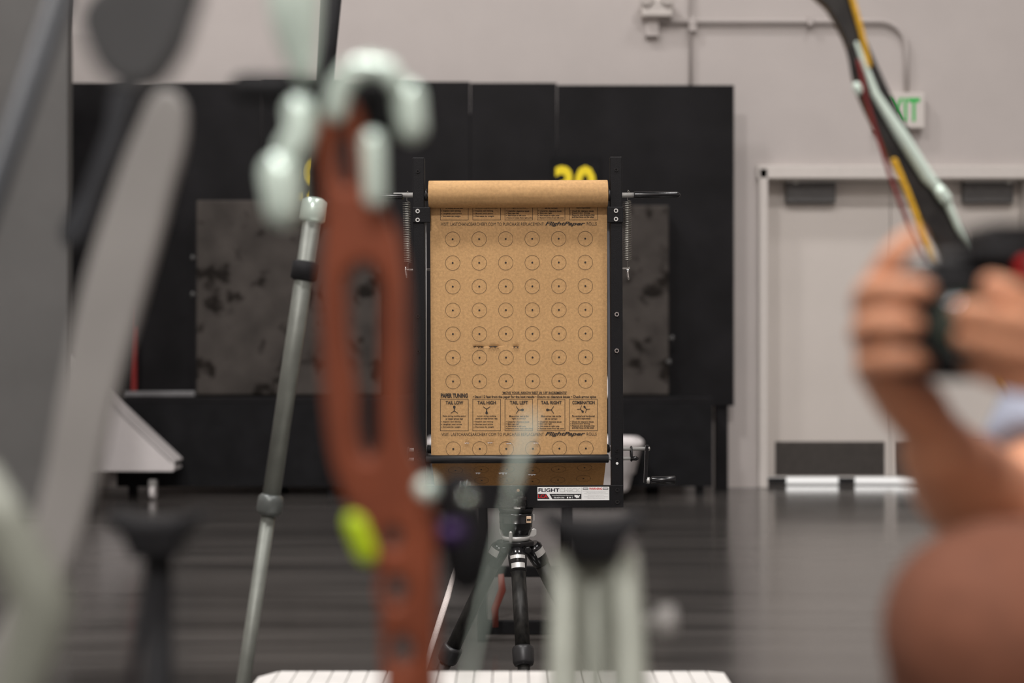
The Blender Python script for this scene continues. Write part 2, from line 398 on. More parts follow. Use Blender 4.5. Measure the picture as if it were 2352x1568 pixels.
for q in (1484, 1532):
    MB().lathe(P(q, -6, WY - 0.10), (0, -1, -0.3), [(0, 0.03), (0.03, 0.045), (0.06, 0.05), (0.065, 0.046)], 16).build('lamp_head', frame_m, c)
MB().box(P(1497, 64, WY - 0.03), (0.09, 0.05, 0.12)).build('junction_box', wall_m, c, 0.004)

# exit sign
ey = WY - 0.09
e = empty('exit_sign', P(2068, 296, ey), 'white exit sign with green letters over the double doors', 'sign')
x0, x1 = P(2010, 0, ey).x, P(2124, 0, ey).x; z0, z1 = P(0, 294, ey).z, P(0, 212, ey).z
MB().box(((x0 + x1) / 2, ey + 0.045, (z0 + z1) / 2), (x1 - x0, 0.09, z1 - z0)).build('housing', frame_m, e, 0.006)
tb = MB(); text(tb, 'EXIT', 2021, 225, 2113, 279, lambda x, y: P(x, y, ey) + Vector((0, -0.002, 0)), 0.02)
tb.build('lettering', green_m, e)

# ------------------------------------------------------------------ black backstop, its ledge, butts and numbers
BY = 9.52
bs = empty('backstop', P(930, 925, BY), 'tall black painted plywood backstop behind the target butts', 'backstop')
edges = [168 - 60, 600, 1080, 1279, 1687]; tops = [190, 187, 190, 195]
for i in range(4):
    a, c = P(edges[i], tops[i], BY), P(edges[i + 1], 932, BY)
    MB().box(((a.x + c.x) / 2, BY + 0.012 + 0.004 * (i % 2), (a.z + c.z) / 2), (c.x - a.x - 0.003, 0.02, a.z - c.z)).build('board', black_ply, bs, 0.002)
for q in (200, 640, 1080, 1500, 1660):
    a = P(q, 260, BY); MB().box((a.x, BY + 0.07, a.z / 2), (0.08, 0.09, a.z)).build('frame_stud', black_ply, bs)
LY = 9.22
a, c = P(268, 912, LY), P(1637, 1116, LY)
lg = empty('target_bench', (0.5 * (a.x + c.x), LY, 0), 'long low black bench below the target butts along the wall', 'bench')
MB().box(((a.x + c.x) / 2, LY + 0.012, (a.z + c.z) / 2 - 0.02), (c.x - a.x, 0.02, a.z - c.z - 0.03)).build('front_skirt', black_cloth, lg, 0.003)
MB().box(((a.x + c.x) / 2, LY + 0.15, a.z - 0.018), (c.x - a.x, 0.30, 0.035)).build('top_board', black_ply, lg, 0.004)
for q in (300, 760, 1180, 1610): MB().box((P(q, 0, LY).x, LY + 0.06, 0.30), (0.05, 0.05, 0.6)).build('leg', black_ply, lg)
def butt(x0, y0, x1, y1, label, bolts):
    a, c = P(x0, y0, 9.36), P(x1, y1, 9.36)
    r = empty('target_butt', ((a.x + c.x) / 2, 9.43, c.z), label, 'archery target', 'target butts on the black bench')
    MB().box(((a.x + c.x) / 2, 9.43, (a.z + c.z) / 2), (c.x - a.x, 0.14, a.z - c.z)).build('foam_block', butt_m, r, 0.014)
    for bx, by in bolts:
        q = P(bx, by, 9.36); MB().lathe(q, (1 if bx > x1 - 20 else -1, 0, 0), [(0, 0.01), (0.015, 0.01), (0.016, 0.02), (0.03, 0.018)], 10).build('strap_bolt', closer_m, r)
butt(450, 459, 880, 908, 'worn dark grey target butt behind the grey telescopic pole', [(450, 592), (450, 676)])
butt(1114, 471, 1537, 908, 'worn dark grey target butt behind the paper stand under number 30', [(1537, 776), (1530, 831)])
def number_sign(s, x0, x1, y0, y1, dx0, dx1, dy0, dy1, label):
    a, c = P(x0, y0, BY - 0.012), P(x1, y1, BY - 0.012)
    r = empty('number_sign', ((a.x + c.x) / 2, BY - 0.012, c.z), label, 'sign', 'target numbers')
    MB().box(((a.x + c.x) / 2, BY - 0.006, (a.z + c.z) / 2), (c.x - a.x, 0.012, a.z - c.z)).build('plate', black_cloth, r, 0.002)
    t = MB(); text(t, s, dx0, dy0, dx1, dy1, lambda x, y: P(x, y, BY - 0.014), 0.035); t.build('digits', yellow_m, r)
number_sign('30', 1266, 1379, 358, 492, 1274, 1369, 380, 474, 'black number sign with yellow 30 above the paper roll')
number_sign('29', 628, 748, 345, 480, 640, 741, 364, 466, 'black number sign with yellow digits mostly hidden by orange bow')
MB().box(P(368, 904, 9.27), (0.46, 0.06, 0.035)).build('ledge_strip', mat('ledge_grey', (0.2, 0.2, 0.205, 1), 0.4, 0.3), None, 0.004, 'light grey metal strip lying on the black bench at left', 'strip')
q = P(307, 911, 9.30)
MB().box((q.x, 9.31, q.z + 0.23), (0.04, 0.03, 0.46)).box((q.x - 0.015, 9.31, q.z + 0.42), (0.012, 0.02, 0.36)).build('red_post', red_m, None, 0.004, 'thin dark red post standing on bench beside backstop edge', 'post')

# white tub on the floor by the bench
TY = 8.78
tub = empty('plastic_tub', P(1228, 1140, TY) * 1.0, 'large white plastic tub on the floor behind the paper stand', 'tub')
def tub_loop(xa, xb, ya, yb, z, r, n=5):
    pts = []
    for (cx, cyy, a0) in ((xb - r, yb - r, 0), (xa + r, yb - r, 90), (xa + r, ya + r, 180), (xb - r, ya + r, 270)):
        for k in range(n + 1):
            a = math.radians(a0 + 90 * k / n); pts.append(Vector((cx + r * math.cos(a), cyy + r * math.sin(a), z)))
    return pts
X0, X1 = P(975, 0, TY).x, P(1481, 0, TY).x
zt, zb = P(0, 1010, TY).z, 0.062
loops = []
for f, z, ins in ((0, zb, 0.10), (1, zb + 0.02, 0.085), (2, zb + 0.11, 0.065), (3, zb + 0.115, 0.05), (4, zt - 0.05, 0.012), (5, zt - 0.045, 0.0), (6, zt - 0.012, 0.0), (7, zt, 0.012), (8, zt - 0.004, 0.03), (9, zb + 0.03, 0.11)):
    loops.append(tub_loop(X0 + ins, X1 - ins, TY + ins * 0.5, TY + 0.40 - ins * 0.5, z, 0.08))
n = len(loops[0]); vs_ = [v for l in loops for v in l]
fs_ = [(i * n + k, i * n + (k + 1) % n, (i + 1) * n + (k + 1) % n, (i + 1) * n + k) for i in range(len(loops) - 1) for k in range(n)] + [list(range(n))[::-1], [(len(loops) - 1) * n + k for k in range(n)]]
MB().add(vs_, fs_, True).build('tub_body', white_pl, tub)
for xs_ in (X0 + 0.2, X1 - 0.25): MB().box((xs_, TY + 0.2, 0.031), (0.12, 0.28, 0.062)).build('skid', black_matte, tub, 0.004)
q = P(1385, 905, 9.28)
bx_ = empty('white_box', (q.x, 9.29, P(0, 912, LY).z), 'small white box on the black bench behind the paper edge', 'box')
zb_ = P(0, 912, LY).z + 0.002; MB().box((q.x, 9.29, zb_ + 0.055), (0.11, 0.10, 0.11)).build('carton', white_pl, bx_, 0.006)
MB().box((q.x, 9.29, zb_ + 0.115), (0.115, 0.105, 0.012)).build('lid', white_pl, bx_, 0.004)

# white wedge cart on castors at the left
KY = 8.9
ct = empty('rolling_cart', P(240, 1120, KY), 'white cart with sloping side and castor before the black bench', 'cart')
poly = [P(40, 722, KY), P(398, 1060, KY), P(401, 1072, KY), P(398, 1083, KY), P(40, 1083, KY)]
MB().prism(poly, (0, 0.03, 0)).build('side_panel', white_pl, ct, 0.006)
rim = MB(); aa, cc = P(44, 726, KY), P(394, 1057, KY); rim.tube([aa + Vector((0, 0.2, 0.0)), cc + Vector((0, 0.2, 0.0))], 0.015, 4)
MB().prism([P(40, 722, KY), P(398, 1060, KY), P(395, 1066, KY), P(40, 731, KY)], (0, 0.26, 0)).build('slope_board', white_pl, ct, 0.004)
MB().box((P(215, 1079, KY).x, KY + 0.15, P(0, 1079, KY).z), (P(398, 0, KY).x - P(40, 0, KY).x, 0.24, 0.02)).build('base_board', white_pl, ct, 0.004)
for cxp in (350, 80):
    q = P(cxp, 1103, KY + 0.1); zc = 0.045
    k = MB().lathe((q.x - 0.018, KY + 0.12, zc), (1, 0, 0), [(0, 0.04), (0.004, 0.045), (0.032, 0.045), (0.036, 0.04)], 18).build('castor', white_pl, ct)
    MB().box((q.x, KY + 0.12, 0.10), (0.05, 0.05, 0.05)).build('castor_fork', silver, k, 0.006)

# ------------------------------------------------------------------ the paper stand
piv = P(1190, 1160, FOCUS)
RY = math.radians(-math.degrees(TILT))
st = empty('paper_tuner_stand', piv, 'black upright metal frame with crank and springs holding kraft paper', 'stand'); st.rotation_euler = (0, RY, 0)
def rect(mb, x0, y0, x1, y1, dy0, dy1):
    a = D(x0, y0); c = D(x1, y1); m = D((x0 + x1) / 2, (y0 + y1) / 2)
    return mb.box((m.x, FOCUS + (dy0 + dy1) / 2, m.z), (abs(x1 - x0) * S0, dy1 - dy0, abs(y1 - y0) * S0))
rect(MB(), 950.5, 364, 977.5, 1160, -0.022, 0.012).build('post', black_paint, st, 0.002)
rect(MB(), 1401.5, 362, 1429, 1160, -0.022, 0.012).build('post', black_paint, st, 0.002)
for q in (964, 1415): pass
rect(MB(), 952, 1112, 1430, 1163, -0.030, -0.024).build('front_plate', black_paint, st, 0.001)
rect(MB(), 952, 1156, 1430, 1163, -0.024, 0.04).build('bottom_channel', black_paint, st, 0.001)
for xa, xb in ((976, 992), (1389, 1402)):
    pass
rect(MB(), 949, 478, 990, 513, -0.027, -0.022).build('bracket', black_paint, st, 0.0015)
rect(MB(), 1393, 477, 1430, 513, -0.027, -0.022).build('bracket', black_paint, st, 0.0015)
def screw(x, y, r=5.2, m=chrome, hexa=False, dyf=-0.022):
    c = D(x, y, dyf)
    mb = MB(); ro = r * S0
    if hexa:
        mb.ring(c + Vector((0, -0.002, 0)), (0, 1, 0), ro, ro * 0.55, 0.004, 6)
    else:
        mb.ring(c + Vector((0, -0.0012, 0)), (0, 1, 0), ro, ro * 0.52, 0.0024, 18)
    o = mb.build('screw' if not hexa else 'hex_nut', m, st)
    MB().lathe(c + Vector((0, 0.0005, 0)), (0, -1, 0), [(0, ro * 0.55), (0.0012, ro * 0.55)], 14).build('socket', black_matte, o)
    return o
for x, y in ((961, 487), (961, 507), (1413, 486), (1413, 505)): screw(x, y, 5, silver, False, -0.027)
for x, y in ((1415, 722), (1415, 805)): screw(x, y, 5.6, chrome, True)
for x, y in ((961, 396), (1414, 392), (961, 726), (962, 807), (963, 1034), (964, 1053), (1416, 1033), (1416, 1052)): screw(x, y, 4.4, black_gloss)
screw(1416, 1122, 5, black_gloss, False, -0.030); screw(1416, 1149, 5, black_gloss, False, -0.030); screw(964, 1122, 5, black_gloss, False, -0.030)
MB().lathe(D(1416, 1062, -0.0221), (0, -1, 0), [(0, 3 * S0), (0.0006, 3 * S0)], 12).build('rivet', st_white, st)
MB().lathe(D(1190, 1123, -0.0301), (0, -1, 0), [(0, 3.4 * S0), (0.0008, 3.2 * S0)], 14).build('rivet', mat('brass', (0.5, 0.33, 0.2, 1), 0.4, 0.6), st)
# roll spindle, grips
RC = -0.032
def xb(x, y, dy): return D(x, y, dy)
MB().cyl(xb(905, 449, RC + 0.02), xb(1470, 449, RC + 0.02), 5.6 * S0, seg=18).build('roll_spindle', silver, st)
gp = [(0, 7.0), (2, 7.4), (98, 7.4), (102, 6), (106, 2.5), (107, 0.5)]
MB().lathe(xb(1455, 449, RC + 0.02), (1, 0, 0), [(d * S0, r * S0) for d, r in gp], 20).build('spindle_grip', black_gloss, st)
MB().lathe(xb(926, 452, RC + 0.02), (-1, 0, 0), [(d * S0, r * S0) for d, r in gp], 20).build('spindle_grip', black_gloss, st)
for xa in (980, 1398):
    MB().lathe(xb(xa - 3, 449, RC + 0.02), (1, 0, 0), [(0, 13 * S0), (0.002, 14 * S0), (5 * S0, 14 * S0), (6 * S0, 13 * S0)], 20).build('spindle_collar', black_rubber, st)
# springs
def spring(xt, yt, xb_, yb, r, n, name='tension_spring'):
    pts = []; N = n * 12
    a, c = D(xt, yt, RC + 0.02), D(xb_, yb, RC + 0.02); r *= S0
    pts += [a + Vector((0, 0, 21 * S0)), a + Vector((0.002, -0.003, 25 * S0)), a + Vector((0.0045, -0.002, 22 * S0)), a + Vector((0, 0, 10 * S0)), a + Vector((0, 0, 0.003))]
    for i in range(N + 1):
        t = i / N; q = a.lerp(c, t); an = 2 * math.pi * i / 12
        pts.append(q + Vector((r * math.cos(an), r * math.sin(an), 0)))
    pts += [c + Vector((0, 0, -0.003)), c + Vector((0, 0, -14 * S0)), c + Vector((0.003, 0, -19 * S0)), c + Vector((0.005, 0, -15 * S0))]
    MB().tube(pts, 0.00085, 5).build(name, spring_m, st)
spring(1440, 463, 1440, 598, 8.8, 33); spring(935, 465, 938, 602, 8.8, 34)
MB().cyl(D(929, 619, 0.016), D(1448, 616, 0.016), 2.6 * S0, seg=12).build('spring_rod', chrome, st)
for xa, ya, sg in ((932, 612, 1), (1443, 617, 1)):
    p0 = D(xa, ya, 0.014)
    MB().tube([p0, p0 + Vector((-0.001, 0, -8 * S0)), p0 + Vector((0.0005, 0, -18 * S0)), p0 + Vector((0.002, 0, -25 * S0))], [0.0035, 0.003, 0.0025, 0.003], 8, 0.5).build('rod_clip', chrome, st)
MB().cyl(D(979, 512, -0.016), D(980.5, 1022, -0.016), 0.9 * S0, seg=8).build('edge_guide', silver, st)
rect(MB(), 1396, 470, 1401, 1022, 0.0, 0.003).build('edge_strip', mat('edge_strip_grey', (0.10, 0.10, 0.11, 1), 0.5), st)
# feed rollers and crank
MB().lathe(D(979, 1053.5, -0.014), (1, 0, 0), [(0, 8.5 * S0), (0.001, 9.6 * S0), (417 * S0, 9.6 * S0), (418 * S0, 8.5 * S0)], 28).build('feed_roller', black_rubber, st)
MB().lathe(D(981, 1032, 0.012), (1, 0, 0), [(0, 9.4 * S0), (0.001, 10 * S0), (419 * S0, 10 * S0), (420 * S0, 9 * S0)], 28).build('feed_roller', black_rubber, st)
MB().cyl(D(937, 1034, 0.012), D(1486, 1031, 0.012), 4.4 * S0, seg=18).build('roller_shaft', silver, st)
MB().cyl(D(937, 1054, -0.014), D(1449, 1051.5, -0.014), 4.0 * S0, seg=18).build('roller_shaft', silver, st)
MB().lathe(D(1447, 1051.5, -0.014), (1, 0, 0), [(0, 5 * S0), (14 * S0, 5.4 * S0), (19 * S0, 2 * S0)], 6).build('shaft_cap', black_gloss, st)
def belt(x, y): 
    c = D(x, y); MB().torus((c.x, FOCUS - 0.001, c.z), (1, 0, 0), 14 * S0, 2.3 * S0, 28, 8, 1.15, 1.15).build('drive_belt', black_rubber, st)
belt(1450, 1041.5); belt(938, 1044)
b = MB(); a0, a1 = D(1487, 1022, 0.012), D(1483, 1110, 0.012)
dv = (a1 - a0).normalized(); L = (a1 - a0).length; ang = math.atan2(dv.x, -dv.z)
b.box((a0 + a1) / 2, (7.5 * S0, 0.014, L), Matrix.Rotation(-ang, 3, 'Y'))
cr = b.build('crank_arm', black_gloss, st, 0.001)
MB().lathe(D(1489.5, 1031, 0.012), (1, 0, 0), [(0, 5.2 * S0), (3 * S0, 5.2 * S0), (4.5 * S0, 3 * S0)], 8).build('shaft_nut', chrome, cr)
MB().lathe(D(1485.5, 1104, 0.012), (1, 0, 0), [(0, 8 * S0), (7.5 * S0, 8 * S0)], 6).build('hex_nut', silver, cr)
MB().lathe(D(1493, 1103.5, 0.012), (1, 0, 0), [(0, 3 * S0), (4 * S0, 3 * S0), (4 * S0, 7.5 * S0), (5 * S0, 8.2 * S0), (58 * S0, 10 * S0), (59 * S0, 9.4 * S0)], 24).build('crank_handle', black_gloss, cr)

# sticker on the front plate
SD = -0.0303
sk = rect(MB(), 1234, 1115, 1397.5, 1145.5, SD, -0.0300).build('sticker', st_white, st, label='white product sticker with dark and red print')
sf = lambda x, y: D(x, y, SD - 0.0002)
sf2 = lambda x, y: D(x, y, SD - 0.0004)
def quad(mb, pts, fn): return mb.add([fn(x, y) for x, y in pts], [list(range(len(pts)))])
b = MB(); text(b, 'FLIGHT', 1236.3, 1118.3, 1284, 1126.7, sf, 0.03); b.build('sticker_lettering', st_navy, sk)
b = MB(); text(b, 'CHECK', 1284.6, 1118.0, 1332.5, 1127, sf, 0.03); b.build('sticker_lettering', st_grey, sk)
b = MB(); text(b, 'CHECK', 1285.4, 1118.7, 1331.8, 1126.3, sf2, 0.0); b.build('sticker_lettering', st_white, sk)
b = MB(); quad(b, [(1234.4, 1131), (1254, 1131), (1262, 1142.7), (1234.4, 1142.7)], sf); quad(b, [(1261, 1131), (1334, 1131), (1334, 1142.7), (1268, 1142.7)], sf)
quad(b, [(1337.5, 1117), (1349.5, 1117), (1349.5, 1121.5), (1337.5, 1121.5)], sf); quad(b, [(1383, 1117), (1395, 1117), (1395, 1121.5), (1383, 1121.5)], sf)
b.build('sticker_band', st_dark, sk)
b = MB(); text(b, 'LCA', 1235.4, 1132.2, 1257.3, 1140.4, sf2, 0.03); text(b, 'WARNING', 1351.5, 1116.6, 1381.5, 1121.7, sf, 0.03); b.build('sticker_lettering', st_red, sk)
b = MB(); text(b, 'www.lastchancearchery.com', 1267, 1132.7, 1315.5, 1136.2, sf2, 0.012); text(b, '706-654-1961', 1271, 1137.6, 1295, 1141, sf2, 0.015)
quad(b, [(1301, 1137.4), (1304, 1137.4), (1304, 1141), (1301, 1141)], sf2); quad(b, [(1306.3, 1137.8), (1310, 1137.8), (1310, 1140.7), (1306.3, 1140.7)], sf2); text(b, 'f', 1312.3, 1137.2, 1314.3, 1141.2, sf2, 0.02)
quad(b, [(1318, 1133), (1323, 1133.4), (1326, 1134), (1327.5, 1135.5), (1330.5, 1133), (1331, 1134.5), (1329, 1137.5), (1328.5, 1140.8), (1326.5, 1139.4), (1323.5, 1141), (1321.5, 1139), (1318.5, 1137.6)], sf2)
quad(b, [(1338.5, 1118.5), (1348.5, 1118.5), (1348.5, 1120), (1338.5, 1120)], sf2); quad(b, [(1384, 1118.5), (1394, 1118.5), (1394, 1120), (1384, 1120)], sf2)
b.build('sticker_lettering', st_white, sk)
b = MB()
for i, s in enumerate(('- Never shoot directly at the FlightCheck frame.', '- Always maintain safe backstop or target is positioned', 'behind the unit to stop the arrow.', '- Keep bow pointed in a safe direction at all times.', '- Failure to follow could cause injury.')):
    ins = (5, 0, 9, 0, 7)[i]
    text(b, s, 1339.5 + ins, 1126 + i * 3.35, 1394.5 - ins, 1128.5 + i * 3.35, sf, 0.0)
quad(b, [(1334.4, 1115.5), (1334.9, 1115.5), (1334.9, 1145), (1334.4, 1145)], sf); quad(b, [(1337, 1124.3), (1395, 1124.3), (1395, 1124.6), (1337, 1124.6)], sf)
b.build('sticker_lettering', st_grey, sk)

# ------------------------------------------------------------------ the kraft paper on its roll
pr = empty('paper_roll', piv, 'brown kraft target paper roll printed with rings, hanging in the black frame', 'paper'); pr.rotation_euler = (0, RY, 0)
rc = D(985.5, 447.5, RC + 0.020)
R0 = 31.2 * S0
b = MB(); prof = []
W = 409 * S0
b.lathe(rc, (1, 0, 0), [(0, R0 * 0.72), (0.0002, R0 * 0.985), (0.002, R0), (W - 0.002, R0), (W - 0.0002, R0 * 0.985), (W, R0 * 0.72)], 64)
b.build('roll', paper_m, pr)
# flap of the outer layer that turns down over the front
# main sheet with torn holes
PD = 0.0
def jag(x0, y0, x1, h, n, seed):
    rnd = random.Random(seed); top = []; bot = []
    for i in range(n + 1):
        x = x0 + (x1 - x0) * i / n; e = math.sin(math.pi * i / n) ** 0.5
        top.append((x, y0 - h * 0.35 * e * rnd.uniform(0.3, 1))); bot.append((x + rnd.uniform(-0.6, 0.6), y0 + h * e * (rnd.uniform(0.7, 1.1) if i % 2 else rnd.uniform(0.05, 0.3))))
    return top + bot[::-1][1:-1]
tears = [(1086, 796, 1112, 3.0, 6, 1), (1122, 795.5, 1147, 3.6, 5, 2), (1178, 796, 1192, 3.8, 4, 3)]
tears2 = [(1066, 1017, 1078, 1.5, 4, 4), (1119, 1016.5, 1134, 1.6, 5, 5), (1162, 1018, 1176, 1.3, 4, 6), (1224, 1017, 1238, 1.7, 4, 7)]
def sheet_mesh(outer, holes, m, name, dy_fn):
    me = fill_curve(name, [[(D(x, y).x, D(x, y).z) for x, y in lp] for lp in [outer] + holes])
    # refine so that bends and wrinkles can be shaped
    bm = bmesh.new(); bm.from_mesh(me)
    for ax, lo, hi, stp in (((1, 0, 0), D(980, 700).x, D(1400, 700).x, 0.02), ((0, 1, 0), D(1190, 1060).z, D(1190, 430).z, 0.02)):
        t = lo
        while t < hi:
            co = (t, 0, 0) if ax[0] else (0, t, 0)
            bmesh.ops.bisect_plane(bm, geom=bm.verts[:] + bm.edges[:] + bm.faces[:], plane_co=co, plane_no=ax)
            t += 0.0035 if (ax[0] and D(1060, 800).x < t < D(1250, 800).x) or (ax[1] and (D(1190, 804).z < t < D(1190, 776).z or D(1190, 1024).z < t < D(1190, 1004).z)) and stp < 0.1 else stp
    bm.to_mesh(me); bm.free()
    org = ORG[pr.name]
    for v in me.vertices:
        x, z = v.co.x, v.co.y
        v.co = Vector((x, FOCUS + dy_fn(x, z), z)) - org
    me.polygons.foreach_set('use_smooth', [True] * len(me.polygons)); me.update()
    return put_mesh(name, me, m, pr)
zr0 = D(1190, 1046).z; z795 = D(1190, 795).z
def sheet_dy(x, z):
    d = 0.0005 * noise.noise(Vector((x * 9, z * 7, 0.3))) + 0.00015 * noise.noise(Vector((x * 30, z * 24, 1.7)))
    for (xa, y0, xb2, h, nn, sd) in tears + tears2:
        ca = D((xa + xb2) / 2, y0); hw = (xb2 - xa) / 2 * S0; hh = h * S0; dz = z - ca.z; u = (x - ca.x) / (hw * 1.15)
        if abs(u) < 1.6 and -hh * 2.5 < dz < hh * 4:
            e = math.exp(-u ** 4) * (1 + 0.5 * noise.noise(Vector((x * 260, 0, sd))))
            d += e * h * 0.0011 * (math.exp(-max(dz, 0) / (hh * 1.1)) if dz > -hh * 0.15 else -0.45 * math.exp(-(-dz) / (hh * 0.9)))
    return d + PD
sheet = sheet_mesh([(988, 472), (1394.5, 472), (1394.5, 1047), (990.5, 1047)], [jag(*t) for t in tears + tears2], paper_m, 'sheet', sheet_dy)
# torn flaps curling out below each hole
for tl in (tears, tears2):
    for (xa, y0, xb2, h, nn, seed) in tl:
        rnd = random.Random(seed + 50); fl = MB()
        k = max(3, nn - 1)
        for i in range(k):
            x = xa + (xb2 - xa) * (i + 0.5) / k; wd = (xb2 - xa) / k * rnd.uniform(0.3, 1.0); hh = h * rnd.uniform(0.1, 0.9)
            p = [D(x - wd / 2, y0 + h * 0.9, -0.0016), D(x + wd / 2, y0 + h * 0.9, -0.0016), D(x + rnd.uniform(-1, 1), y0 + h * 0.9 - hh, -0.0014 - 0.003), D(x + rnd.uniform(-1, 1), y0 + h * 1.4, -0.0012)]
            fl.add(p, [(0, 1, 2), (0, 3, 1)])
        fl.build('torn_flap', paper_in, sheet)
# printed targets
INK = -0.0008
prf = lambda x, y: D(x, y, INK)
ringme = MB().ring((0, 0, 0), (0, 1, 0), 17.2 * S0, 16.5 * S0, 0.0001, 48).mesh('printed_ring', ink_thin)
dotme = MB().lathe((0, 0, 0), (0, -1, 0), [(0, 2.2 * S0), (0.0001, 2.2 * S0)], 16).mesh('printed_dot', ink)
def target(x, y, parent, sq=None, dy=INK):
    c = D(x, y, dy) - ORG[parent.name]
    r = bpy.data.objects.new('printed_ring', ringme); COL.objects.link(r); r.parent = parent; r.location = c; ORG[r.name] = ORG[parent.name]
    d = bpy.data.objects.new('printed_dot', dotme); COL.objects.link(d); d.parent = r
    if sq is not None:
        r.rotation_euler = (sq, 0, 0)
for y in (548.5, 603, 657.3, 711.8, 766.2, 820.6, 875, 1030):
    for i in range(6):
        x = 1039.6 + 60.9 * i + (y - 548) * 0.0032
        target(x, y - (i - 2.5) * 0.27, sheet)
# printed panels
def outline(mb, x0, y0, x1, y1, fn, t=0.9, top=True):
    quad(mb, [(x0, y0), (x0 + t, y0), (x0 + t, y1), (x0, y1)], fn); quad(mb, [(x1 - t, y0), (x1, y0), (x1, y1), (x1 - t, y1)], fn)
    quad(mb, [(x0, y1 - t), (x1, y1 - t), (x1, y1), (x0, y1)], fn)
    if top: quad(mb, [(x0, y0), (x1, y0), (x1, y0 + t), (x0, y0 + t)], fn)
def tear_icon(mb, cx, cy, ang, s, fn):
    ca, sa = math.cos(ang), math.sin(ang)
    T = lambda u, v: fn(cx + (u * ca - v * sa) * s, cy + (u * sa + v * ca) * s)
    # round hole joined to a three-way split; axis +v points from hole to fork
    pts = [(3.0 * math.cos(a), -7 + 3.0 * math.sin(a)) for a in [math.radians(d) for d in range(50, -235, -25)]]
    mb.add([T(u, v) for u, v in pts + [(-1, -2), (-0.8, 2), (0.8, 2), (1, -2)]], [list(range(len(pts) + 4))])
    for sg in (-1, 1):
        mb.add([T(0, 1), T(sg * 8.5, 7.0), T(sg * 8.0, 8.2), T(sg * 1.0, 3.6), T(0, 3.4)], [(0, 1, 2, 3, 4)])
panels = [
    (1011, 1076, 'TAIL LOW', (1023.5, 1064), ['Raise string nocking point', 'or lower arrow rest'], ['Inspect cam timing', 'Lengthen your arrow', 'Increase tip weight'], 0),
    (1085.5, 1150, 'TAIL HIGH', (1096.5, 1139), ['Lower string nocking', 'point or raise arrow rest'], ['Inspect cam timing', 'Shorten your arrow', 'Decrease tip weight'], math.pi),
    (1159.5, 1224, 'TAIL LEFT', (1171, 1213), ['Move arrow rest to the', 'right to correct'], ['Check for clearance issues', 'Shim cam left', 'Add twists to left yoke', 'Remove twists from right yoke'], math.pi / 2),
    (1233.5, 1298, 'TAIL RIGHT', (1242.5, 1290), ['Move arrow rest to the', 'left to correct'], ['Check for clearance issues', 'Shim cam right', 'Add twists to right yoke', 'Remove twists from left yoke'], -math.pi / 2),
    (1307.5, 1372.5, 'COMBINATION', (1314.5, 1366), ['Fix vertical and horizontal', 'tears separately'], ['Check for clearance issues', 'Inspect cam timing', 'Focus on one direction first', 'and then focus on the other'], None),
]
LW = [53, 40, 43, 50, 44, 32, 46, 29, 52, 33]
BWD = {'Inspect cam timing': 41, 'Lengthen your arrow': 44, 'Increase tip weight': 41, 'Shorten your arrow': 41, 'Decrease tip weight': 43, 'Check for clearance issues': 50, 'Shim cam left': 26, 'Shim cam right': 28,
       'Add twists to left yoke': 42, 'Add twists to right yoke': 45, 'Remove twists from right yoke': 57, 'Remove twists from left yoke': 55, 'Focus on one direction first': 52, 'and then focus on the other': 51}
def panel(i, off, full):
    x0, x1, title, tx, desc, bul, ang = panels[i]
    mb = MB(); o = off - (x0 - 1190) * 0.0008; y_ = lambda y: y + o
    if full:
        outline(mb, x0, y_(916), x1, y_(989), prf)
        text(mb, title, tx[0], y_(920.2), tx[1], y_(928.2), prf, 0.034)
        if ang is not None: tear_icon(mb, (x0 + x1) / 2 - 1.5 * math.sin(ang) * -1, y_(941), ang, 1.0, prf)
        else:
            tear_icon(mb, 1334.5, y_(940.5), math.radians(140), 0.85, prf); tear_icon(mb, 1346, y_(938.5), math.radians(-38), 0.85, prf)
    else: outline(mb, x0, y_(955), x1, y_(989), prf, 0.9, False)
    cx = (x0 + x1) / 2
    for k, s in enumerate(desc):
        if full or k == 1: text(mb, s, cx - LW[2 * i + k] / 2, y_(953 + 6 * k), cx + LW[2 * i + k] / 2, y_(957.4 + 6 * k), prf, 0.026)
    ys = (966, 972.2, 978.2) if len(bul) == 3 else ((966, 971.3, 976.7, 982) if i < 4 else (966, 970.9, 975.4, 979.9))
    for k, s in enumerate(bul):
        ya = ys[k]; cont = s.startswith('and then')
        text(mb, s, x0 + 6.2, y_(ya), x0 + 6.2 + BWD[s], y_(ya + 4.1), prf, 0.026)
        if not cont: quad(mb, [(x0 + 2.6, y_(ya + 1.2)), (x0 + 4.2, y_(ya + 1.2)), (x0 + 4.2, y_(ya + 2.8)), (x0 + 2.6, y_(ya + 2.8))], prf)
    mb.build('printed_panel', ink, sheet)
for i in range(5): panel(i, 0, True); panel(i, -483.6, False)
b = MB(); text(b, 'PAPER TUNING', 1012.5, 903, 1074.5, 913.5, prf, 0.045); b.build('printed_heading', ink, sheet)
b = MB(); text(b, '*MOVE YOUR ARROW REST IN 1/8" INCREMENTS*', 1152.5, 898.6, 1302.5, 904.4, prf, 0.026); quad(b, [(1152.5, 905), (1302, 904.6), (1302, 905.2), (1152.5, 905.6)], prf); b.build('printed_heading', ink, sheet)
b = MB(); text(b, '• Stand 12 feet from the paper for the best results • Ensure no clearance issues • Check arrow spine', 1086, 907.6, 1369.5, 915.6, prf, 0.026); b.build('printed_heading', ink, sheet)
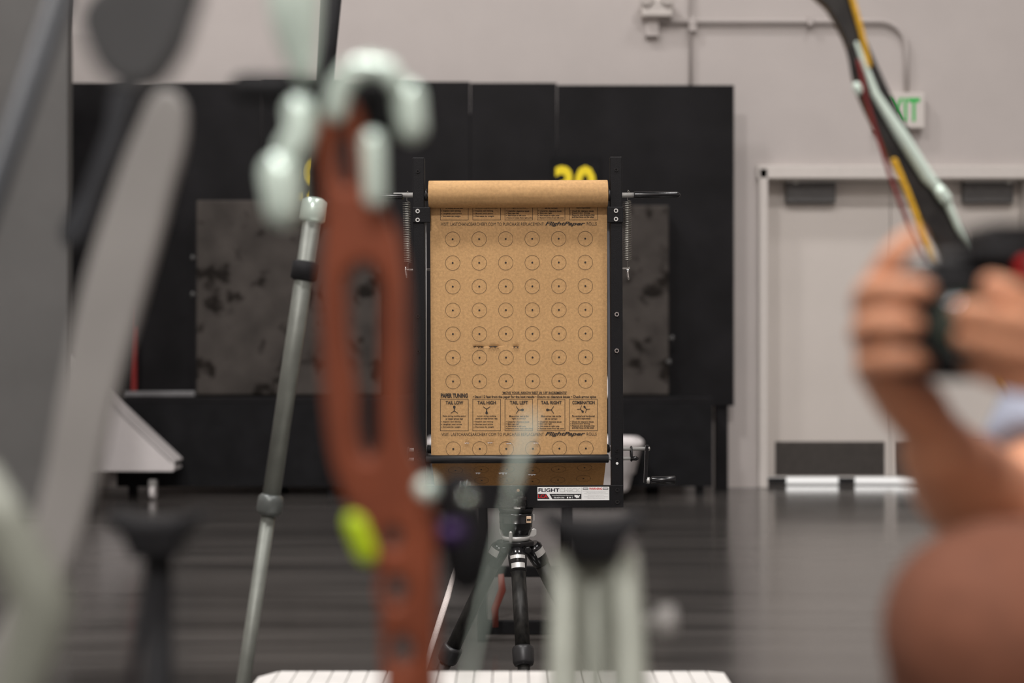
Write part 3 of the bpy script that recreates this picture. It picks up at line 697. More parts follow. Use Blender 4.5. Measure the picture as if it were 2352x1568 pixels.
for o in (0, -482.4):
    dxl = -1 if o else 0
    b = MB(); text(b, 'VISIT: LASTCHANCEARCHERY.COM TO PURCHASE REPLACEMENT', 1014 + dxl, 993.4 + o, 1249 + dxl * 0.3, 1000.8 + o, prf, 0.0); b.build('printed_line', ink, sheet); b = MB(); text(b, 'ROLLS', 1347.5, 992.6 + o, 1370.5, 1000 + o, prf, 0.0); b.build('printed_line', ink, sheet)
    b = MB(); text(b, 'FlightPaper', 1252, 991.4 + o, 1344, 1002.6 + o, prf, 0.03, 0.35); b.build('printed_name', ink, sheet)
# lower run of the paper: passes between the rollers and runs back down, seen from below
y0z = D(1190, 1050).z; y1z = D(1190, 1126).z
lowtan = 1.6
def low_dy(x, z): return 0.004 + (y0z - z) * lowtan + 0.002 * noise.noise(Vector((x * 12, z * 12, 5)))
tears3 = [(1090, 1092, 1104, 5.4, 5, 11), (1144, 1092, 1166, 7.0, 6, 12), (1213, 1096.5, 1233, 5.2, 6, 13)]
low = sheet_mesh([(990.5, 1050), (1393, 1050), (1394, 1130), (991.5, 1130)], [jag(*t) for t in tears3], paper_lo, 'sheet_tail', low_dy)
for y in (1082, 1112):
    for i in range(6):
        x = 1044 + 60.2 * i; yy = y + (3, 1, 0, 4, 0, -4)[i]
        dyv = low_dy(D(x, yy).x, D(x, yy).z) - 0.003
        target(x, yy, low, math.atan(lowtan), dyv)

# ------------------------------------------------------------------ tripod under the stand
tp = empty('tripod', (D(1190, 1250).x, FOCUS, 0), 'black carbon tripod with silver levelling ring carrying the paper stand', 'tripod')
AX = D(1188, 1160).x
def tz(y): return P(0, y, FOCUS).z
TD = -0.015 + FOCUS
def lat(name, prof, m, x=1187, seg=36, parent=tp):   # prof in pixels: (y, radius)
    X = P(x, 0, FOCUS).x
    return MB()._lathe(Vector((X, TD, 0)), Vector((0, 0, 1)), [(tz(y), r * S0) for y, r in prof], seg).build(name, m, parent)
FD = TD
# mounting knob in front of the plate
X = P(1201, 0, FOCUS).x
MB()._lathe(Vector((X - 0.004, FOCUS - 0.048, 0)), Vector((0, 0, 1)), [(tz(1165), 10 * S0), (tz(1158), 10 * S0), (tz(1157), 9 * S0), (tz(1154), 12 * S0), (tz(1136), 12.5 * S0), (tz(1134), 11.5 * S0)], 10).build('mount_knob', black_gloss, tp)
MB().ring((X - 0.012, FOCUS - 0.048, tz(1161)), (0, 0, 1), 10.5 * S0, 7 * S0, 0.004, 20).build('mount_washer', silver, tp)
lat('top_plate', [(1174, 37), (1170, 39), (1166, 40), (1164.5, 39)], black_paint, 1185)
hd = lat('head_body', [(1229, 27), (1226, 30), (1214, 35), (1212, 36.5), (1211, 37), (1198, 37.5), (1197, 38.6), (1196, 38.6), (1195, 37.6), (1178, 38.5), (1176, 38.5), (1174, 36)], black_gloss, 1185)
lat('levelling_ring', [(1238, 29), (1237, 31), (1228.5, 32), (1227.5, 31)], silver, 1185)
RB = 37 * S0
MB().box((P(1214, 0, FOCUS).x, TD - RB * 0.80, tz(1187.5)), (11 * S0, 0.006, 15 * S0)).build('level_bubble', mat('bubble_cream', srgb(220, 190, 160), 0.3), hd, 0.001)
MB().box((P(1214, 0, FOCUS).x, TD - RB * 0.80 - 0.0035, tz(1187.5)), (9 * S0, 0.002, 4 * S0)).build('level_mark', black_gloss, hd)
q = P(1226, 1186, FOCUS); MB().box((q.x, TD, q.z), (3 * S0, 0.012, 14 * S0)).build('quick_lever', silver, hd, 0.0008)
MB().tube([Vector((P(1173, 0, FOCUS).x, TD - 31 * S0, tz(1236))), Vector((P(1173, 0, FOCUS).x, TD - 34 * S0, tz(1228))), Vector((P(1173, 0, FOCUS).x, TD - 37 * S0, tz(1217)))], [4 * S0, 4.2 * S0, 4 * S0], 12, 0.7, round_ends=True).build('lock_tab', silver, tp)
MB().prism([Vector((P(x, 0, FOCUS).x, TD - 0.002, tz(y))) for x, y in ((1215, 1231), (1219, 1213), (1227, 1211), (1232, 1214), (1232, 1226), (1226, 1231))], (0, 0.006, 0)).build('lock_tab', silver, tp, 0.0015)
MB().prism([Vector((P(x, 0, FOCUS).x, TD + 0.002, tz(y))) for x, y in ((1153, 1231), (1148, 1222), (1147, 1212), (1150, 1216))], (0, 0.006, 0)).build('lock_tab', silver, tp, 0.001)
# spider
b = MB()._lathe(Vector((P(1184, 0, FOCUS).x, TD, 0)), Vector((0, 0, 1)), [(tz(1262), 20 * S0), (tz(1252), 36 * S0), (tz(1250), 43 * S0), (tz(1240), 44 * S0), (tz(1238.5), 42 * S0)], 6)
b.build('spider', black_gloss, tp, 0.002)
FX = lambda x: P(x, 0, FOCUS).x
def leg(top, foot, r, tubes, band):
    top = Vector(top); foot = Vector(foot); d = (foot - top); L = d.length; d.normalize()
    at = lambda t: top + d * t
    l0 = MB().tube([at(-0.01), at(0.0), at(0.012), at(0.05), at(0.052)], [r * 0.9, r * 1.25, r * 1.3, r * 1.12, r * 1.0], 24).build('leg', black_gloss, tp)
    def arc(t0, t1, rr, face, half, name, m):      # curved plate on the sleeve
        f = Vector(face); f = (f - d * f.dot(d)).normalized(); g = d.cross(f); vs = []; n = 10
        for t in (t0, t1):
            for q in (rr * r, rr * r + 0.0012):
                for k in range(n + 1):
                    a = math.radians(-half + 2 * half * k / n); vs.append(at(t) + f * math.cos(a) * q + g * math.sin(a) * q)
        m1 = n + 1; fs = []
        for k in range(n):
            fs += [(m1 + k, m1 + k + 1, 3 * m1 + k + 1, 3 * m1 + k), (k, m1 + k, m1 + k + 1, k + 1)[::-1], (2 * m1 + k, 2 * m1 + k + 1, 3 * m1 + k + 1, 3 * m1 + k), (k, k + 1, 2 * m1 + k + 1, 2 * m1 + k)]
        MB().add(vs, fs).build(name, m, l0)
    if band: arc(0.013, 0.022, 1.29, (0, -1, 0.3), 48, 'leg_band', silver); arc(0.033, 0.046, 1.22, (0, -1, 0.3), 46, 'id_label', silver)
    else: arc(0.004, 0.022, 1.30, (0.55 if foot.x > top.x else -0.55, -1, 0.3), 34, 'leg_band', silver)
    t1, t2 = tubes
    MB().tube([at(0.05), at(t1)], r, 24).build('leg_tube', carbon, l0)
    MB().tube([at(t1 - 0.004), at(t1), at(t1 + 0.006), at(t1 + 0.036), at(t1 + 0.044), at(t1 + 0.046)], [r * 1.12, r * 1.38, r * 1.45, r * 1.42, r * 1.25, r * 0.9], 24).build('twist_lock', black_rubber, l0)
    MB().tube([at(t1 + 0.04), at(L - 0.03)], r * 0.85, 20).build('leg_tube', carbon, l0)
    MB().tube([at(L - 0.03), at(L - 0.01), at(L - 0.002)], [r * 1.0, r * 1.1, r * 0.8], 16).build('rubber_foot', black_rubber, l0)
    return l0
lg1 = leg((FX(1188), TD - 0.035, tz(1262)), (FX(1212), TD - 0.26, 0.012), 16.5 * S0, (0.245, 0), True)
leg((FX(1224), TD + 0.012, tz(1256)), (FX(1425), TD + 0.16, 0.012), 17 * S0, (0.25, 0), False)
leg((FX(1150), TD + 0.012, tz(1256)), (FX(962), TD + 0.10, 0.012), 17 * S0, (0.30, 0), False)
for sx in (1158, 1212):
    MB().lathe((FX(sx), TD - 0.034, tz(1256)), (0, -1, 0), [(0, 8 * S0), (0.008, 8 * S0), (0.010, 6 * S0)], 14).build('pivot_bolt', black_gloss, tp)

# ------------------------------------------------------------------ black stool frame, orange stand-in strip, cord
sY = 4.75
sl = empty('folding_stool', (P(1205, 0, sY).x, sY, 0), 'low black folding stool frame on the floor behind the tripod', 'stool')
def bar(mb, x0, y0, x1, y1, Y0, Y1, r): return mb.tube([P(x0, y0, Y0), P(x1, y1, Y1)], r, 10)
xa, xb_ = P(1106, 0, sY).x, P(1306, 0, sY).x; ztop = P(0, 1140, sY).z
MB().box(((xa + xb_) / 2, sY + 0.17, ztop), (xb_ - xa + 0.05, 0.36, 0.03)).build('seat', black_cloth, sl, 0.008)
for (X_, Y_) in ((xa, sY), (xb_, sY), (xa, sY + 0.34), (xb_, sY + 0.34)): MB().box((X_, Y_, ztop / 2), (0.026, 0.026, ztop)).build('leg', black_matte, sl, 0.003)
for (yy, Y_) in ((1312, sY), (1440, sY)): MB().box(((xa + xb_) / 2, Y_, P(0, yy, sY).z), (xb_ - xa, 0.024, 0.035 if yy == 1312 else 0.045)).build('crossbar', black_matte, sl, 0.003)
q0 = P(1150, 1318, sY - 0.03); q1 = P(1138, 1440, sY - 0.03)
MB().tube([q0, q0.lerp(q1, 0.3) + Vector((0.01, 0, 0)), q0.lerp(q1, 0.65) + Vector((-0.008, 0, 0)), q1], [0.010, 0.013, 0.012, 0.010], 8, 0.3).build('orange_reflection', oran_refl, None, 0, 'short orange strip standing in for an orange reflection on the floor', 'strap')  # strip added in place of an orange reflection on the floor
cpts = [P(1046, 1300, 3.5), P(1040, 1325, 3.48), P(1028, 1370, 3.44), P(1012, 1420, 3.40), P(993, 1480, 3.36), P(975, 1540, 3.33), P(955, 1620, 3.30)]
zf = cpts[-1]; cpts.append(Vector((zf.x - 0.02, 3.28, 0.01)))
MB().tube(cpts, [0.003, 0.006, 0.0075, 0.0075, 0.007, 0.006, 0.006, 0.006], 10, 0.5).build('ribbed_strap', mat('ribbed_white', srgb(215, 205, 200), 0.5, 0, 0.25, 500, 0.4), None, 0, 'thin white ribbed strap hanging left of the tripod legs', 'strap')

# ------------------------------------------------------------------ white slatted bench at the bottom edge
bz = 0.398; by1 = 2.6; by0 = 1.95
bxa, bxb = P(602, 0, by1).x, P(1662, 0, by1).x
bn = empty('slatted_bench', ((bxa + bxb) / 2, (by0 + by1) / 2, 0), 'low white slatted bench top at the bottom of the picture', 'bench')
ns = 26; sw = (bxb - bxa) / ns
for k in range(ns):
    x = bxa + sw * (k + 0.5); cut = 0.045 if k == 0 else (0.012 if k == ns - 1 else 0)
    pts = [Vector((x - sw / 2 + 0.0008, by0, bz)), Vector((x + sw / 2 - 0.0008, by0, bz)), Vector((x + sw / 2 - 0.0008, by1 - (cut if k == ns - 1 else 0), bz)), Vector((x - sw / 2 + 0.0008, by1 - (cut if k == 0 else 0), bz))]
    MB().prism(pts, (0, 0, -0.022)).build('slat', white_wd, bn, 0.0015)
for yy in (by0 + 0.08, by1 - 0.08): MB().box(((bxa + bxb) / 2, yy, bz - 0.045), (bxb - bxa - 0.04, 0.06, 0.04)).build('rail', white_wd, bn, 0.003)
for xx in (bxa + 0.06, bxb - 0.06):
    for yy in (by0 + 0.08, by1 - 0.08): MB().box((xx, yy, (bz - 0.065) / 2), (0.05, 0.05, bz - 0.065)).build('leg', white_wd, bn, 0.003)

# ------------------------------------------------------------------ telescopic pole
pl = empty('telescopic_pole', (0, 0, 0), 'grey telescopic metal pole leaning behind the orange bow', 'pole')
pt_, pb_ = P(722, 470, 2.85), P(560, 1568, 2.80); dd = (pb_ - pt_).normalized(); foot = pt_ + dd * (pt_.z / -dd.z)
pat = lambda y: P(722 + (560 - 722) * (y - 470) / (1568 - 470), y, 2.85 - 0.05 * (y - 470) / 1098)
pl.location = (foot.x, foot.y, 0); ORG[pl.name] = Vector(pl.location)
MB().tube([pat(480), pat(1150)], 0.0180, 20).build('upper_tube', pole_m, pl)
MB().tube([pat(1135), pat(1141), pat(1150), pat(1172), pat(1180), pat(1184)], [0.0192, 0.0246, 0.0258, 0.0258, 0.0228, 0.0150], 20).build('collar', mat('collar_grey', (0.10, 0.11, 0.105, 1), 0.4, 0.4), pl)
MB().tube([pat(1180), foot + Vector((0, 0, 0.0120))], 0.0142, 20).build('lower_tube', pole_m, pl)
MB().tube([pat(455), pat(462), pat(505), pat(512)], [0.0144, 0.0240, 0.0252, 0.0168], 20).build('top_cap', mint, pl)
MB().tube([pat(600), pat(604), pat(640), pat(645)], [0.0192, 0.0264, 0.0264, 0.0192], 20).build('clamp', black_matte, pl)
MB().tube([pat(470), pat(200) + Vector((-0.0144, 0, 0)), P(764, -40, 2.85)], [0.0108, 0.0165, 0.0215], 16).build('top_rod', black_matte, pl)

# ------------------------------------------------------------------ orange bow in front
OY = 1.0
bow = empty('compound_bow', (P(940, 0, OY).x, OY, 0), 'copper orange bow riser with pale metal fittings, upright and blurred in front', 'bow')
outer = [(765, 238), (800, 232), (832, 262), (838, 330), (842, 410), (880, 470), (914, 540), (930, 620), (938, 800), (936, 940), (944, 1020), (968, 1085), (995, 1180), (1004, 1300), (1004, 1568), (1010, 1860), (890, 1860), (882, 1568), (876, 1400), (866, 1295), (835, 1222), (800, 1150), (768, 1060), (752, 960), (742, 800), (742, 620), (748, 520), (742, 400), (738, 290)]
h1 = [(806, 632), (842, 606), (872, 632), (878, 720), (876, 860), (874, 960), (868, 1030), (848, 1046), (832, 1010), (824, 900), (806, 780), (802, 700)]
h2 = [(906 + 17 * math.cos(t * math.pi / 4), 1228 + 21 * math.sin(t * math.pi / 4)) for t in range(8)]
h3 = [(912 + 22 * math.cos(t * math.pi / 4), 1346 + 30 * math.sin(t * math.pi / 4)) for t in range(8)]
h4 = [(926 + 24 * math.cos(t * math.pi / 4), 1486 + 34 * math.sin(t * math.pi / 4)) for t in range(8)]
h5 = [(786, 330), (806, 322), (818, 350), (818, 410), (804, 430), (788, 412)]
outline_mesh('riser', [outer, h1, h2, h3, h4, h5], OY, 0.034, 0.006, bow, orange_m, True)
def cap(name, pts, r, m, Y=OY, flat=1.0, seg=14):
    k = Y / FPX
    rr = [q * k for q in r] if isinstance(r, (list, tuple)) else r * k
    return MB().tube([P(x, y, Y + (dz if len(rest) else 0)) if False else P(x, y, Y) for (x, y, *rest) in pts for dz in [0]], rr, seg, flat, round_ends=True).build(name, m, bow)
cap('upper_limb', [(672, -60), (676, 20), (684, 100), (694, 160)], [66, 60, 46, 26], mint, OY - 0.03)
cap('limb_pocket', [(770, 255), (778, 205), (806, 165), (850, 150), (890, 160), (912, 192)], [26, 28, 28, 27, 25, 22], mint, OY - 0.03)
cap('limb_bolt', [(938, 222), (946, 292)], [36, 34], mint, OY - 0.02)
cap('pocket_block', [(862, 215), (880, 285)], [42, 40], black_matte, OY)
cap('sight_mount', [(856, 325), (860, 452)], [26, 24], mint, OY - 0.03)
cap('cable_guard', [(688, 255), (692, 300), (672, 345)], [36, 36, 40], mint, OY - 0.02)
cap('quiver_hub', [(646, 400), (652, 478)], [50, 44], mint, OY - 0.02)
cap('pocket_bar', [(560, 200), (660, 206), (770, 214)], [30, 34, 26], black_matte, OY + 0.03)
cap('quiver_arm', [(700, 330), (690, 480)], [20, 18], char_m, OY + 0.0)
cap('lime_damper', [(822, 1200), (846, 1262)], [32, 32], lime_m, OY - 0.01)
cap('stabilizer_mount', [(1052, 1130), (1068, 1230), (1072, 1310)], [50, 66, 54], black_matte, OY + 0.02)
cap('purple_ring', [(1030, 1222), (1048, 1222)], [24, 24], purple_m, OY - 0.045)
cap('glint_knob', [(979, 1120), (981, 1124)], [23, 23], mint, OY - 0.035)  # pale diffuse ball; a round lamp glint is put into its colour
cap('glint_knob', [(1074, 1140), (1076, 1143)], [11, 11], mirror_m, OY - 0.05)
cap('glint_knob', [(1170, 1150), (1171, 1152)], [9, 9], mirror_m, OY - 0.03)
cap('launcher_rod', [(1219, 962), (1178, 1110)], [11, 13], mint, OY, seg=10)
cap('stabilizer_rod', [(1178, 1110), (1090, 1480), (1072, 1568), (1040, 1700), (960, 1840)], [5, 5, 6, 7, 8], mint, OY, seg=10)
q = P(948, 1850, OY)
MB().tube([q + Vector((0, 0, 0.02)), Vector((q.x, OY, 0.03))], 0.016, 14).build('stand_post', black_matte, bow)
MB()._lathe(Vector((q.x, OY, 0)), Vector((0, 0, 1)), [(0.0, 0.10), (0.012, 0.10), (0.02, 0.09), (0.035, 0.03)], 28).build('stand_base', black_matte, bow)

# ------------------------------------------------------------------ stands with black heads in front
def tstand(name, x, Y, ytop, hw, m_leg, legs, label):
    r = empty(name, (P(x, 0, Y).x, Y, 0), label, 'stand')
    k = Y / FPX
    top = [(x - hw, ytop), (x - hw + 12, ytop - 14), (x - hw * 0.45, ytop + 2), (x, ytop + 6), (x + hw * 0.45, ytop + 2), (x + hw - 12, ytop - 14), (x + hw, ytop), (x + hw * 0.62, ytop + 40), (x + hw * 0.42, ytop + 92), (x - hw * 0.42, ytop + 92), (x - hw * 0.62, ytop + 40)]
    outline_mesh('cradle_head', [top], Y, 0.05, 0.006, r, black_matte, False)
    for (xa, ya, xb, yb, ra, dY) in legs:
        a = P(xa, ya, Y); c = P(xb, yb, Y); d = (c - a).normalized(); f = a + d * (a.z / -d.z); f.y += dY
        MB().tube([a, f + Vector((0, 0, 0.005))], ra * k, 16).build('leg', m_leg, r)
    return r
tstand('cradle_stand', 365, 1.14, 1184, 112, black_matte, [(364, 1255, 364, 1568, 34, 0), (350, 1270, 280, 1568, 12, 0.25)], 'black T-headed cradle stand at lower left')
rs = tstand('cradle_stand', 1362, 1.14, 1188, 120, leg_pale, [(1306, 1268, 1298, 1568, 40, 0.0), (1420, 1268, 1444, 1568, 46, 0.0), (1362, 1270, 1372, 1568, 22, 0.2)], 'black-headed cradle stand with pale metal legs at lower centre')
q = P(1500, 1430, 1.02)
kn = MB().lathe(P(1462, 1430, 1.14), (1, 0, 0.0), [(0, 0.006), (0.016, 0.006), (0.017, 0.013), (0.030, 0.014), (0.031, 0.010)], 18).build('leg_knob', pale_grey, rs)
# pale folded bracket in the lower left corner
MB().tube([P(-60, 1080, 0.85), P(10, 1210, 0.85), P(70, 1330, 0.85), P(96, 1385, 0.85), P(84, 1450, 0.85), P(48, 1560, 0.85), P(0, 1700, 0.85), P(-60, 2100, 0.85), Vector((-0.36, 0.9, 0.01))], [0.012, 0.016, 0.017, 0.018, 0.017, 0.016, 0.014, 0.012, 0.012], 14, 0.6).build('bent_leg', leg_pale, None, 0, 'bent pale metal leg in the lower left corner', 'leg')

# pale strip, dark edge, cap and rod made up in place of a lens reflection
gl = empty('reflection_strip', (0, 1.1, 0), 'wide pale grey strip standing in for a lens reflection at the left, rounded top, very blurred', 'lens reflection stand-in')
A = [(330, 262), (352, 222), (386, 206), (418, 226), (430, 275), (392, 460), (330, 690), (262, 930), (210, 1160), (120, 1420), (40, 1660), (-70, 1660), (20, 1400), (100, 1120), (140, 900), (180, 700), (242, 490)]
outline_mesh('limb', [A], 1.1, 0.012, 0.004, gl, pale_grey, True)
outline_mesh('limb_edge', [[(286, 186), (310, 196), (290, 300), (240, 430), (176, 560), (150, 560), (196, 430), (240, 310)]], 1.115, 0.012, 0.003, gl, slate_m, True)
outline_mesh('reflection_cap', [[(196, 20), (330, -60), (450, -60), (440, 60), (400, 150), (350, 200), (270, 195), (206, 110)]], 0.86, 0.02, 0.004, gl, char_m, True)
f0 = P(-15, 1650, 1.1)
MB().tube([f0 + Vector((0, 0.02, 0.02)), Vector((f0.x - 0.04, 1.12, 0.01))], 0.012, 12).build('strip_foot', black_matte, gl)
a0, a1 = P(156, -60, 1.15), P(-6, 420, 1.15); d = (a1 - a0).normalized(); ff = a0 + d * (a0.z / -d.z)
MB().tube([a0, ff + Vector((0, 0, 0.01))], 0.0105, 14).build('reflection_rod', slate_m, None, 0, 'dark slate rod added for a lens reflection, crossing the upper left corner', 'rod')

# ------------------------------------------------------------------ black camouflage bow limb with strings at right
LYY = 2.0
bl = empty('black_bow', (P(2440, 0, LYY).x, LYY, 0), 'black carbon bow limb with yellow and red strings slanting at upper right', 'bow')
outline_mesh('limb', [[(1866, -30), (1934, -30), (1980, 80), (2048, 230), (2130, 390), (2196, 500), (2240, 600), (2330, 790), (2440, 1010), (2380, 1010), (2270, 810), (2170, 600), (2100, 470), (2020, 320), (1965, 200), (1945, 110), (1905, 30)]], LYY, 0.02, 0.0015, bl, camo, True)
def strg(name, pts, r, m, Y=LYY): return MB().tube([P(x, y, Y) for x, y in pts], r, 8, round_ends=True).build(name, m, bl)
strg('limb_edge', [(1968, 100), (2010, 215), (2070, 310), (2130, 405), (2170, 450), (2200, 520), (2230, 585)], [0.003, 0.006, 0.0095, 0.0095, 0.0065, 0.005, 0.003], mint, LYY - 0.016)  # pale strip in place of the bright highlight along the limb
strg('edge_clamp', [(2160, 440), (2172, 456)], 0.009, mint, LYY - 0.02)
strg('edge_clamp', [(1968, 198), (1972, 208)], 0.006, mint, LYY - 0.02)
strg('yellow_string', [(1950, -30), (1978, 70), (1996, 150)], 0.0040, yel_str, LYY - 0.018)
strg('yellow_string', [(2054, 370), (2084, 440), (2114, 520), (2152, 620), (2230, 760), (2330, 945), (2400, 1010)], 0.0045, yel_str, LYY - 0.02)
strg('red_string', [(1972, 140), (1990, 230), (2018, 320), (2046, 410), (2088, 520), (2130, 604), (2240, 784), (2400, 1008)], 0.0028, red_str, LYY - 0.019)
q = P(2412, 1000, LYY)
MB().tube([q, Vector((q.x + 0.02, LYY, 0.02))], 0.018, 14).build('stand_post', black_matte, bl)
MB()._lathe(Vector((q.x + 0.02, LYY, 0)), Vector((0, 0, 1)), [(0, 0.2), (0.012, 0.2), (0.02, 0.18), (0.04, 0.03)], 28).build('stand_base', black_matte, bl)

# ------------------------------------------------------------------ person with a camera at right
per = empty('person', (0.62, 1.25, 0), 'seated person in grey blue shirt and brown leg cover coloured as shaded skin holding a black camera', 'person')
body = MB()
def limb(pts, rads, seg=16, flat=1.0): body.tube(pts, rads, seg, flat, round_ends=True)
def fing(pts, rads): limb([P(*q) for q in pts], [0.93 * q for q in rads], 14)
# right hand (left in the picture) around the grip
fing([(1988, 700, 1.0), (2000, 672, 0.965), (2040, 662, 0.945), (2090, 664, 0.945), (2122, 668, 0.952)], [0.0115, 0.0112, 0.0104, 0.0098, 0.0086])
fing([(1984, 768, 1.0), (1994, 750, 0.965), (2035, 742, 0.945), (2080, 744, 0.945), (2108, 748, 0.952)], [0.0115, 0.0112, 0.0102, 0.0096, 0.0084])
fing([(1992, 850, 1.005), (2000, 832, 0.97), (2040, 826, 0.95), (2085, 824, 0.95), (2120, 828, 0.957)], [0.0105, 0.0100, 0.0094, 0.0088, 0.0078])
fing([(2002, 690, 1.005), (2022, 640, 0.985), (2052, 590, 0.975), (2078, 560, 0.975), (2096, 548, 0.980)], [0.0115, 0.0108, 0.0098, 0.0090, 0.0080])
fing([(2040, 880, 1.03), (2060, 800, 1.055), (2085, 720, 1.062), (2120, 690, 1.065)], [0.0145, 0.0130, 0.0112, 0.0095])   # thumb behind the body
limb([P(2022, 700, 1.01), P(2020, 760, 1.015), P(2034, 850, 1.02), P(2078, 920, 1.03), P(2125, 975, 1.04)], [0.016, 0.019, 0.021, 0.021, 0.0205], 18)
limb([P(2040, 720, 1.03), P(2044, 800, 1.035), P(2068, 880, 1.04)], [0.012, 0.016, 0.018])
W_ = P(2132, 975, 1.04); E_ = P(2345, 1235, 1.13); SH = Vector((0.62, 1.42, 1.06))
limb([P(2105, 930, 1.035), W_, P(2152, 1030, 1.05), P(2205, 1100, 1.08), P(2275, 1170, 1.11), E_], [0.021, 0.0205, 0.028, 0.040, 0.044, 0.044], 20)
limb([E_, E_.lerp(SH, 0.3), E_.lerp(SH, 0.65), SH], [0.040, 0.043, 0.048, 0.055], 20)
# left hand (right in the picture) around the lens
fing([(2276, 654, 0.935), (2310, 668, 0.925), (2350, 690, 0.93), (2430, 720, 0.955)], [0.0082, 0.0094, 0.0102, 0.011])
fing([(2216, 716, 0.925), (2252, 720, 0.912), (2310, 738, 0.915), (2400, 768, 0.945)], [0.0084, 0.0096, 0.0104, 0.0115])
fing([(2214, 775, 0.93), (2252, 783, 0.917), (2310, 803, 0.92), (2400, 826, 0.95)], [0.0080, 0.0092, 0.0100, 0.011])
fing([(2226, 842, 0.945), (2268, 856, 0.935), (2320, 872, 0.938), (2410, 886, 0.965)], [0.0074, 0.0084, 0.0092, 0.010])
fing([(2300, 800, 1.055), (2360, 800, 1.05), (2430, 810, 1.02)], [0.0090, 0.0115, 0.0135])
limb([P(2430, 730, 0.965), P(2450, 790, 0.97), P(2460, 860, 0.985)], [0.014, 0.017, 0.014])
limb([P(2425, 760, 0.975), P(2480, 800, 0.99), P(2540, 830, 1.01)], [0.02, 0.024, 0.022], 18)
SH2 = Vector((0.88, 1.18, 1.06)); E2 = Vector((0.66, 0.98, 0.80)); W2 = P(2540, 830, 1.01)
limb([W2, W2.lerp(E2, 0.3), W2.lerp(E2, 0.7), E2], [0.022, 0.030, 0.038, 0.038], 18)
limb([E2, E2.lerp(SH2, 0.5), SH2], [0.040, 0.047, 0.055], 18)
# trunk, neck, head, legs
HP = Vector((0.82, 1.42, 0.74))
limb([HP, Vector((0.80, 1.40, 0.86)), Vector((0.77, 1.34, 1.0)), Vector((0.75, 1.30, 1.10))], [0.15, 0.14, 0.155, 0.12], 24, 0.8)
limb([SH, Vector((0.75, 1.30, 1.11)), SH2], [0.06, 0.08, 0.06], 18)
limb([Vector((0.75, 1.30, 1.10)), Vector((0.73, 1.27, 1.24))], [0.058, 0.055], 16)
HC = Vector((0.71, 1.24, 1.36)); fd = Vector((-0.72, -0.69, -0.08)).normalized()
hrot = fd.to_track_quat('X', 'Z').to_matrix()
body.ball(HC, (0.098, 0.078, 0.118), 20, 14, hrot)
body.ball(HC + hrot @ Vector((0.035, 0, -0.075)), (0.058, 0.05, 0.05), 14, 10, hrot)
body.tube([HC + hrot @ Vector((0.096, 0, 0.02)), HC + hrot @ Vector((0.118, 0, -0.025)), HC + hrot @ Vector((0.1, 0, -0.035))], [0.008, 0.014, 0.012], 10, round_ends=True)
for sg in (-1, 1): body.ball(HC + hrot @ Vector((-0.005, sg * 0.079, -0.005)), (0.02, 0.011, 0.032), 10, 8, hrot)
body.tube([HC + hrot @ Vector((0.092, -0.022, -0.068)), HC + hrot @ Vector((0.098, 0, -0.07)), HC + hrot @ Vector((0.092, 0.022, -0.068))], [0.006, 0.008, 0.006], 8, round_ends=True)
KN = Vector((0.318, 0.93, 0.808)); KN2 = Vector((0.62, 0.86, 0.74))
H1 = HP + Vector((-0.07, 0.06, -0.02)); H2 = HP + Vector((0.07, -0.06, -0.02))
for hp, kn_, an, ft in ((H1, KN, Vector((0.40, 1.06, 0.36)), Vector((0.34, 0.95, 0.325))), (H2, KN2, Vector((0.66, 0.92, 0.34)), Vector((0.60, 0.80, 0.315)))):
    limb([hp, hp.lerp(kn_, 0.45), hp.lerp(kn_, 0.8), kn_], [0.088, 0.082, 0.072, 0.068], 20)
    limb([kn_, kn_.lerp(an, 0.3), kn_.lerp(an, 0.7), an], [0.06, 0.058, 0.044, 0.036], 18)
    limb([an, an.lerp(ft, 0.6), ft], [0.036, 0.034, 0.028], 14)
bo = body.build('body', skin_m, per)
rm = bo.modifiers.new('remesh', 'REMESH'); rm.mode = 'VOXEL'; rm.voxel_size = 0.0026; rm.use_smooth_shade = True
sm = bo.modifiers.new('smooth', 'SMOOTH'); sm.iterations = 4; sm.factor = 0.5
# shirt, and a leg cover toned as shaded skin
sh = MB()
sh.tube([HP + Vector((0, 0, 0.02)), Vector((0.80, 1.40, 0.86)), Vector((0.77, 1.34, 1.0)), Vector((0.75, 1.30, 1.10)), Vector((0.742, 1.288, 1.14))], [0.165, 0.155, 0.17, 0.135, 0.075], 24, 0.82)
sh.tube([SH.lerp(Vector((0.75, 1.3, 1.11)), 0.6), SH, SH.lerp(E_, 0.35), SH.lerp(E_, 0.80), SH.lerp(E_, 0.81)], [0.10, 0.078, 0.066, 0.062, 0.054], 20)
sh.tube([SH2.lerp(Vector((0.75, 1.3, 1.11)), 0.6), SH2, SH2.lerp(E2, 0.35), SH2.lerp(E2, 0.6), SH2.lerp(E2, 0.61)], [0.10, 0.078, 0.066, 0.066, 0.058], 20)
sh.tube([SH, Vector((0.75, 1.30, 1.105)), SH2], [0.075, 0.098, 0.075], 20)
sh.tube([Vector((0.752, 1.302, 1.08)), Vector((0.744, 1.29, 1.175))], [0.11, 0.07], 20)
so = sh.build('shirt', shirt_m, per); rm = so.modifiers.new('remesh', 'REMESH'); rm.mode = 'VOXEL'; rm.voxel_size = 0.007; rm.use_smooth_shade = True
sh = MB()
